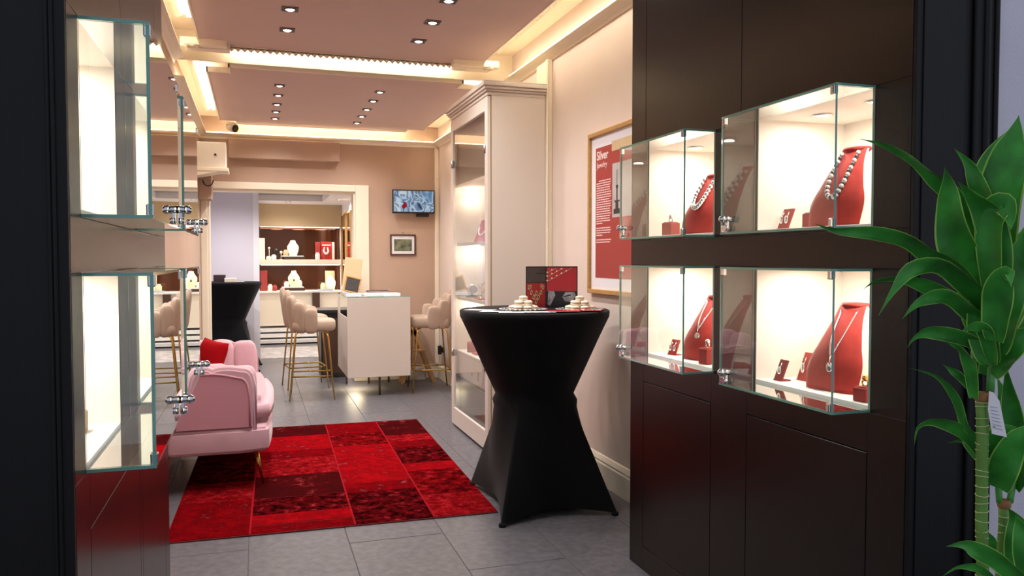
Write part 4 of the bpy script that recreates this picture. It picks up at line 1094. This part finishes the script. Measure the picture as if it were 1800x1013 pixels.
for q in ((-1.15, rx0, YB+.2, 14.4), (rx1, 1.55, YB+.2, 14.4), (rx0, rx1, YB+.2, ryn), (rx0, rx1, ryf, 14.4)): box(bm, q[0], q[1], q[2], q[3], 2.31, 2.5)
cb = struct('ceiling_back_room', bm, 'white_paint', 'white back room ceiling with a grey recessed panel')
bm = B(); box(bm, rx0, rx1, ryn, ryf, 2.40, 2.5); obj('recess_panel', bm, 'grey_panel', cb)
for k, (xx, yy, lb) in enumerate(((-.2, 9.75, 'round back room downlight at the front left'), (-.3, 10.4, 'round back room downlight above the far black table'), (.5, 10.15, 'round back room downlight at the front centre'), (1.22, 10.5, 'round back room downlight at the front right'), (1.22, 11.4, 'round back room downlight at the right, second'), (1.22, 12.4, 'round back room downlight at the right, third'), (.5, 13.12, 'round back room downlight before the display'))):
    t = thing('round_downlight', lb, 'downlight', (xx, yy, 2.31), 'back room downlights')
    bm = B(); lathe(bm, [(.05, 0), (.052, -.005), (.036, -.008), (.034, -.002)], (xx, yy, 2.31), 18); obj('ring', bm, 'chrome', t)
    bm = B(); lathe(bm, [(0, -.006), (.034, -.004)], (xx, yy, 2.31), 14); obj('lens', bm, 'bulb_back', t)
    lamp('round_downlight_lamp', 'SPOT', (xx, yy, 2.285), P_BACK, t, (.98, .94, 1.0) if xx < 0 else (1, .93, .85), .03, angle=160, blend=1)
# display cabinet
dy = 13.75
dc = thing('wall_display', 'lit wall display with two glazed shelves at the end of the back room', 'display cabinet', (.68, dy, 0))
bm = B(); box(bm, .05, 1.39, dy, 14.25, 1.935, 2.31); obj('valance', bm, 'board', dc)
bm = B(); box(bm, .05, 1.39, dy, 14.25, 1.30, 1.385, .003); obj('shelf', bm, 'cream_trim', dc)
bm = B(); box(bm, .05, 1.39, dy-.03, 14.25, .83, .86, .003); obj('shelf', bm, 'white_enamel', dc)
bm = B(); box(bm, .05, 1.39, dy+.02, 14.2, .28, .83); obj('front_panel', bm, 'cream_trim', dc)
bm = B(); box(bm, .05, 1.39, 14.15, 14.2, .86, 1.935); obj('mirror_back', bm, 'brown_mirror', dc)
for k in range(3):
    bm = B(); box(bm, .05, 1.39, dy-.12-.1*(2-k), dy+.05, .02+.085*k, .075+.085*k, .003); obj('plinth_step', bm, 'white_enamel', dc)
for zz in (1.925, 1.292):
    bm = B(); box(bm, .08, 1.36, dy+.04, dy+.06, zz, zz+.008); obj('light_strip', bm, 'bulb_soft', dc)
    for xx in (.35, .72, 1.1): lamp('display_lamp', 'AREA', (xx, dy+.14, zz-.01), 2.3, dc, (1, .9, .78), .2)
bm = B(); box(bm, .9, 1.02, dy-.06, dy-.02, .0, .83); obj('dark_leg', bm, 'wood_dark', dc)
Z1, Z2 = 1.3855, .8605
def bbust(px_, zc, h, w, m, lb):
    x = px(px_, 430, 1, dy+.12).x; t_, f_ = bust('necklace_bust', (x, dy+.12, zc), 0, h, w, m, lb, 'busts in the back display', back='bust_white', lean=.22, shoulders=True); return x, f_
def riser(px0, px1, z, h, lb):
    x0 = px(px0, 430, 1, dy+.12).x; x1 = px(px1, 430, 1, dy+.12).x
    t = thing('display_riser', lb, 'riser', ((x0+x1)/2, dy+.14, z), 'risers in the back display'); bm = B(); box(bm, x0, x1, dy+.05, dy+.24, z+h-.015, z+h, .002); obj('top', bm, 'deck', t); bm = B(); box(bm, x0+.04, x1+.02, dy+.07, dy+.22, z, z+h-.015, .002); obj('base', bm, 'wood_dark', t)
riser(495, 533, Z1, .065, 'white topped riser on the upper back shelf'); riser(495, 533, Z2, .065, 'white topped riser on the lower back shelf')
x_, f_ = bbust(515, Z1+.0655, .25, .19, 'bust_white', 'white bust on the riser of the upper back shelf')
x_, f_ = bbust(516, Z2+.0655, .26, .19, 'bust_cream', 'cream bust with a pendant on the riser of the lower back shelf'); necklace('necklace', (x_, dy+.12, Z2+.0655), 0, f_, 'dark pendant necklace on the cream back room bust', drop=.4, spread=.6, n=16, r=.004, matname='silver', style='vee', pend=.02, pm='pearl_dark')
x_, f_ = bbust(573, Z1+.01, .20, .16, 'suede', 'red bust with a white necklace in the upper back shelf'); necklace('necklace', (x_, dy+.12, Z1+.01), 0, f_, 'white collar necklace on the red back room bust', drop=.5, spread=.75, n=18, r=.014, matname='pearl', style='beads')
x_, f_ = bbust(581, Z2, .24, .17, 'bust_white', 'white bust at the right of the lower back shelf')
def bitem(px0, px1, z0, h, m, name, lb, cat, y=dy+.10, d=.06, extra=None):
    x0 = px(px0, 430, 1, y).x; x1 = px(px1, 430, 1, y).x
    bm = B(); box(bm, x0, x1, y, y+d, z0, z0+h, .006); return one(name, bm, m, lb, cat)
bitem(455, 465.5, Z1, .36, 'bust_white', 'tall_white_box', 'tall white box at the left of the upper back shelf', 'box')
bitem(554, 563, Z1, .30, 'poster_red', 'red_block', 'plain red block on the upper back shelf', 'box', dy+.2)
t = bitem(564, 584, Z1, .31, 'red_paper', 'red_display_card', 'red display card with pale lettering behind the red bust', 'card', dy+.30, .02)
bm = B()
for k in range(8): box(bm, px(566+2*k, 430, 1, dy+.30).x, px(567.5+2*k, 430, 1, dy+.30).x, dy+.297, dy+.30, Z1+.235, Z1+.262)
obj('lettering', bm, 'poster_text', t)
bitem(584, 588, Z1, .30, 'bust_white', 'white_card', 'narrow white card at the right of the upper back shelf', 'card', dy+.2)
bitem(457, 469, Z2, .34, 'poster_red', 'tall_red_box', 'tall red box on the lower back shelf', 'box')
bitem(571, 588, Z2, .33, 'board', 'framed_card', 'tan framed card behind the right bust on the lower back shelf', 'card', dy+.30, .02)
for k, (pa, z, h, m, lb) in enumerate(((472, Z1, .06, 'bust_white', 'round white pot left on the upper back shelf'), (481, Z1, .085, 'bust_white', 'square white cube on the upper back shelf'), (474, Z2, .11, 'bust_white', 'white candle jar on the lower back shelf'), (482, Z2, .10, 'red_box', 'red jar on the lower back shelf'), (567, Z2, .13, 'bust_cream', 'cream candle jar at the right of the lower back shelf'), (502, Z1+.0655, .10, 'board', 'small tan card box on the upper riser'), (503, Z2+.0655, .09, 'bust_white', 'small white pot on the lower riser'), (526, Z2+.0655, .11, 'macaron', 'small cream bottle on the lower riser'), (558, Z1, .12, 'pearl', 'pale shell ornament on the upper back shelf'))):
    x = px(pa, 430, 1, dy+.1).x; bm = B(); lathe(bm, [(0, 0), (.035, 0), (.04, .01), (.04, h*.75), (.025, h*.85), (.027, h), (0, h)], (x, dy+.10, z), 14); one('display_jar', bm, m, lb, 'ornament', 'ornaments in the back display')
for k, (pa, zz, r) in enumerate(((485, 1.53, .045), (473, 1.58, .02), (494, 1.51, .025))):
    x = px(pa, 430, 1, dy+.18).x; bm = B(); cyl(bm, (x, dy+.18, Z1), (x, dy+.18, zz), .006, n=8); lathe(bm, [(0, 0), (.03, 0), (.03, .006), (0, .008)], (x, dy+.18, Z1), 12); ball(bm, (x, dy+.18, zz), r, 14); one('pearl_ornament', bm, 'black_metal' if k == 0 else 'pearl', ('large black ball ornament on the upper back shelf', 'small pearl ball on a rod, upper back shelf', 'pearl ball beside the black one, upper back shelf')[k], 'ornament', 'ball ornaments')
bitem(558, 585, Z2, .022, 'book_blue', 'flat_case', 'flat blue grey case on the lower back shelf', 'case', dy+.0, .09)
# mirrored niches on the right wall
for k in range(3):
    y0, y1 = 11.55+.72*k, 12.17+.72*k
    t = thing('wall_mirror', ('tall bronze framed mirror nearest the doorway in the back room', 'middle tall bronze framed mirror in the back room', 'tall bronze framed mirror farthest into the back room')[k], 'mirror', (1.40, (y0+y1)/2, 1.0), 'tall mirrors on the back room wall')
    bm = B(); box(bm, 1.385, 1.40, y0, y1, .95, 2.12); obj('glass', bm, 'mirror', t)
    bm = B()
    for q in ((y0-.02, y0+.015, .93, 2.14), (y1-.015, y1+.02, .93, 2.14)): box(bm, 1.37, 1.40, q[0], q[1], q[2], q[3], .004, 1)
    box(bm, 1.37, 1.40, y0, y1, .93, .96, .004, 1); box(bm, 1.37, 1.40, y0, y1, 2.11, 2.14, .004, 1); obj('frame', bm, 'wood_frame', t)
    lamp('mirror_lamp', 'SPOT', (1.33, (y0+y1)/2, 2.29), 6, t, (.95, .95, 1), .02, angle=70)
# black console by the doorway
t = thing('black_console', 'low black console cabinet behind the bar stools', 'console', (.88, 9.75, 0)); bm = B(); box(bm, .72, 1.02, 9.5, 9.95, .0, .76, .004); obj('body', bm, 'black_metal', t)
bm = B(); box(bm, .67, 1.04, 9.46, 9.99, .76, .80, .004); obj('top', bm, 'black_metal', t)
bm = B(); box(bm, .74, 1.00, 9.494, 9.50, .05, .70, .003); obj('door', bm, 'wood_dark', t)

# ================================================================== PLANT
WP = 1.5
base = pxw(1727, 700, WP)
pl = thing('dracaena_plant', 'tall dracaena with striped green stalks and long arching leaves', 'plant', (base.x, base.y, 0))
bm = B(); lathe(bm, [(0, .0), (.13, .0), (.14, .02), (.17, .36), (.175, .38), (.16, .38), (.155, .34), (0, .34)], (base.x+.02, base.y, 0), 28); obj('pot', bm, 'pot', pl)
bm = B(); lathe(bm, [(0, .352), (.157, .345)], (base.x+.02, base.y, 0), 24); obj('soil', bm, 'soil', pl)
def stalk(pa, pb, wpx, w, ztop_extra=0):
    a = pxw(*pa, w); b = pxw(*pb, w); d = (b-a); q = a+d*((.33-a.z)/d.z) if abs(d.z) > 1e-6 else b
    r = wpx/2/FPX*w
    bm = B(); pts = [a+(q-a)*(i/20)+Vector((.0015*math.sin(i*1.7), .0015*math.cos(i*1.3), 0)) for i in range(21)]; tube(bm, pts, r, 14); s_ = obj('stalk', bm, 'stalk', pl)
    bm = B(); n = int((a-q).length/.0165)
    ax = (q-a).normalized(); e1 = ax.orthogonal().normalized(); e2 = ax.cross(e1)
    for i in range(n):
        f = (i+.5+random.uniform(-.25, .25))/n; c_ = a+(q-a)*f; tl = random.uniform(-.25, .25); ph = random.uniform(0, 6.3)
        tube(bm, [c_+(e1*math.cos(u)+e2*math.sin(u))*r*1.03+ax*(r*tl*math.cos(u+ph)) for u in [2*math.pi*k/14 for k in range(14)]], .0009, 5, closed=True)
    obj('stalk_ring', bm, 'ring', s_)
    bm = B(); lathe(bm, [(r*.9, -.012), (r*1.3, -.008), (r*1.35, .0), (r*1.2, .006), (0, .004)], a, 14); obj('cut_top', bm, 'bark', s_)
stalk((1726, 695), (1726, 1013), 20, WP); stalk((1765, 884), (1759, 1013), 16.5, WP+.06)
def shoot(pa, pb, w, wpx):
    a = pxw(*pa, w); b = pxw(*pb, w); bm = B(); tube(bm, [a.lerp(b, i/6) for i in range(7)], wpx/2/FPX*w, 10); obj('shoot', bm, 'leaf_mid', pl)
shoot((1708, 694), (1715, 590), WP, 12); shoot((1740, 690), (1752, 560), WP, 14); shoot((1757, 884), (1752, 820), WP+.06, 11); shoot((1775, 884), (1785, 820), WP+.06, 11)
def leaf(pts, wpx, w0, w1, roll=0, fold=.25):
    """pts: course of the midrib from base to tip (pixels), depth w0 at the base to w1 at the tip"""
    n = 22; K = len(pts)
    def P(u):
        s = u*(K-1); i = min(int(s), K-2); f = s-i
        p0 = Vector(pts[max(i-1, 0)]); p1 = Vector(pts[i]); p2 = Vector(pts[i+1]); p3 = Vector(pts[min(i+2, K-1)])
        q = .5*((2*p1)+(p2-p0)*f+(2*p0-5*p1+4*p2-p3)*f*f+(3*p1-p0-3*p2+p3)*f**3)
        return pxw(q.x, q.y, w0+(w1-w0)*u)
    C_ = [P(i/n) for i in range(n+1)]
    rows_ = []
    for i, c_ in enumerate(C_):
        u = i/n; T = (C_[min(i+1, n)]-C_[max(i-1, 0)]).normalized()
        v = (CAM-c_).normalized(); S = T.cross(v)
        if S.length < 1e-4: S = T.orthogonal()
        S.normalize(); N = S.cross(T).normalized()
        ang = math.radians(roll)+.35*math.sin(u*5+roll); S2 = S*math.cos(ang)+N*math.sin(ang); N2 = S2.cross(T)
        hw = 1.10*wpx/2/FPX*w0*max(.012, (math.sin(math.pi*min(1, (.10+.90*u)**.78))**(.75+.65*u)))
        row = []
        for k in range(7):
            s = (-1, -.91, -.45, 0, .45, .91, 1)[k]
            row.append(c_+S2*(hw*s)+N2*(hw*fold*(abs(s)-.5)+hw*.20*math.sin(u*13+s*2.2+roll)*abs(s)))
        rows_.append(row)
    bm = B(); grid(bm, rows_, mi=lambda j: 1 if j in (0, 5) else 0); obj('leaf', bm, ['leaf', 'leaf_edge', 'leaf_mid'], pl, recalc=False)
LV = [  # (course base->tip, width px, base depth, tip depth, roll, fold)
    ([(1745, 560), (1690, 485), (1635, 449), (1594, 424), (1536, 410), (1470, 406), (1432, 393)], 34, 1.50, 1.36, 25, .2),
    ([(1738, 480), (1690, 366), (1660, 329), (1635, 308), (1598, 279), (1553, 255), (1511, 244)], 30, 1.50, 1.44, 30, .25),
    ([(1725, 560), (1706, 487), (1681, 429), (1669, 366), (1667, 325), (1660, 294)], 56, 1.48, 1.44, 5, .2),
    ([(1740, 480), (1735, 366), (1718, 325), (1702, 288), (1677, 261)], 30, 1.52, 1.54, 20, .3),
    ([(1738, 560), (1740, 450), (1754, 355), (1772, 280), (1784, 235), (1791, 203)], 74, 1.50, 1.52, 0, .12),
    ([(1735, 520), (1724, 400), (1734, 320), (1750, 262), (1772, 229)], 50, 1.54, 1.60, 15, .2),
    ([(1747, 560), (1752, 450), (1735, 378), (1708, 345), (1684, 319)], 46, 1.46, 1.40, 10, .3),
    ([(1745, 540), (1740, 420), (1748, 372), (1765, 360), (1775, 385), (1777, 404)], 46, 1.44, 1.38, 20, .3),
    ([(1735, 570), (1727, 532), (1694, 495), (1652, 468), (1602, 474), (1573, 507), (1544, 555)], 38, 1.48, 1.36, 25, .25),
    ([(1740, 600), (1700, 545), (1644, 511), (1594, 491), (1544, 493), (1517, 509)], 26, 1.52, 1.50, 35, .3),
    ([(1745, 620), (1735, 575), (1702, 545), (1660, 521), (1615, 532), (1586, 561)], 36, 1.50, 1.42, 25, .3),
    ([(1742, 650), (1730, 615), (1690, 594), (1635, 584), (1610, 592), (1594, 612)], 26, 1.50, 1.46, 40, .3),
    ([(1748, 620), (1755, 560), (1772, 495), (1789, 445), (1803, 405)], 62, 1.47, 1.44, 8, .2),
    ([(1748, 600), (1752, 540), (1757, 500), (1772, 480), (1778, 505)], 44, 1.43, 1.36, 15, .3),
    ([(1712, 700), (1704, 640), (1690, 615), (1664, 602)], 22, 1.48, 1.45, 30, .3),
    ([(1745, 640), (1735, 590), (1715, 575), (1690, 582)], 26, 1.46, 1.40, 20, .3),
    ([(1735, 660), (1760, 600), (1790, 570), (1830, 560)], 40, 1.52, 1.56, 15, .25),
    ([(1745, 660), (1770, 625), (1800, 590), (1840, 600)], 40, 1.49, 1.45, 20, .25),
    ([(1745, 600), (1775, 530), (1800, 480), (1830, 430)], 56, 1.52, 1.58, 10, .2),
    ([(1750, 560), (1782, 470), (1800, 420), (1840, 350)], 46, 1.55, 1.64, 10, .2),
    ([(1735, 600), (1715, 560), (1700, 500), (1712, 440)], 40, 1.53, 1.60, 10, .25),
    ([(1742, 640), (1728, 590), (1722, 520), (1730, 440)], 44, 1.47, 1.48, 15, .25),
    ([(1712, 690), (1690, 665), (1672, 650), (1655, 640)], 14, 1.50, 1.52, 40, .3),
    # crown of the second stalk
    ([(1757, 850), (1722, 775), (1697, 748), (1679, 699), (1648, 663), (1598, 647)], 18, 1.55, 1.48, 45, .3),
    ([(1757, 850), (1719, 788), (1688, 757), (1643, 741), (1614, 752), (1607, 783)], 22, 1.56, 1.50, 35, .3),
    ([(1755, 840), (1712, 785), (1690, 740), (1686, 700)], 26, 1.58, 1.62, 30, .3),
    ([(1757, 840), (1760, 790), (1768, 720), (1752, 660)], 46, 1.60, 1.66, 15, .2),
    ([(1780, 850), (1785, 790), (1775, 700), (1768, 640)], 36, 1.57, 1.52, 15, .2),
    ([(1757, 860), (1765, 820), (1790, 770), (1830, 740)], 44, 1.52, 1.46, 15, .25),
    ([(1785, 850), (1792, 810), (1805, 760), (1820, 700)], 50, 1.58, 1.6, 15, .2),
    ([(1785, 860), (1798, 830), (1815, 810), (1840, 830)], 26, 1.56, 1.5, 25, .2),
    ([(1752, 850), (1735, 800), (1700, 775), (1662, 780)], 16, 1.60, 1.58, 40, .3),
    ([(1757, 855), (1745, 800), (1760, 760), (1788, 750)], 40, 1.54, 1.50, 15, .25),
    # low leaves
    ([(1810, 1030), (1782, 1010), (1750, 985), (1710, 965), (1690, 958), (1663, 961)], 32, 1.40, 1.36, 20, .3),
    ([(1760, 1035), (1724, 1002), (1688, 996), (1656, 1014)], 14, 1.45, 1.40, 35, .3),
    ([(1790, 1040), (1792, 970), (1788, 920), (1772, 893)], 44, 1.50, 1.52, 15, .2),
    ([(1810, 1040), (1802, 980), (1795, 930), (1785, 905)], 34, 1.44, 1.46, 15, .2),
    ([(1760, 1010), (1750, 970), (1740, 945), (1735, 935)], 18, 1.58, 1.6, 15, .2),
]
for l in LV: leaf(*l)
# price tag
t_ = B(); q = [pxw(x, y, WP-.02) for x, y in ((1739, 688), (1746, 690), (1757, 705), (1770, 769), (1744, 763), (1737, 720))]; prism(t_, q, FW*.0012); tg = obj('care_tag', t_, 'paper', pl)
bm = B()
for k in range(7):
    a = pxw(1741+k*.6, 715+6*k, WP-.0212); b = pxw(1754+k*1.4, 717+6.5*k, WP-.0212); cyl(bm, a, b, .0006, n=4)
ball(bm, pxw(1748, 750, WP-.021), .0018, 8); obj('tag_print', bm, 'book_blue', tg)

# clean up helper properties
for o in bpy.data.objects:
    for k in ('_loc', '_local', '_h'):
        if k in o: del o[k]
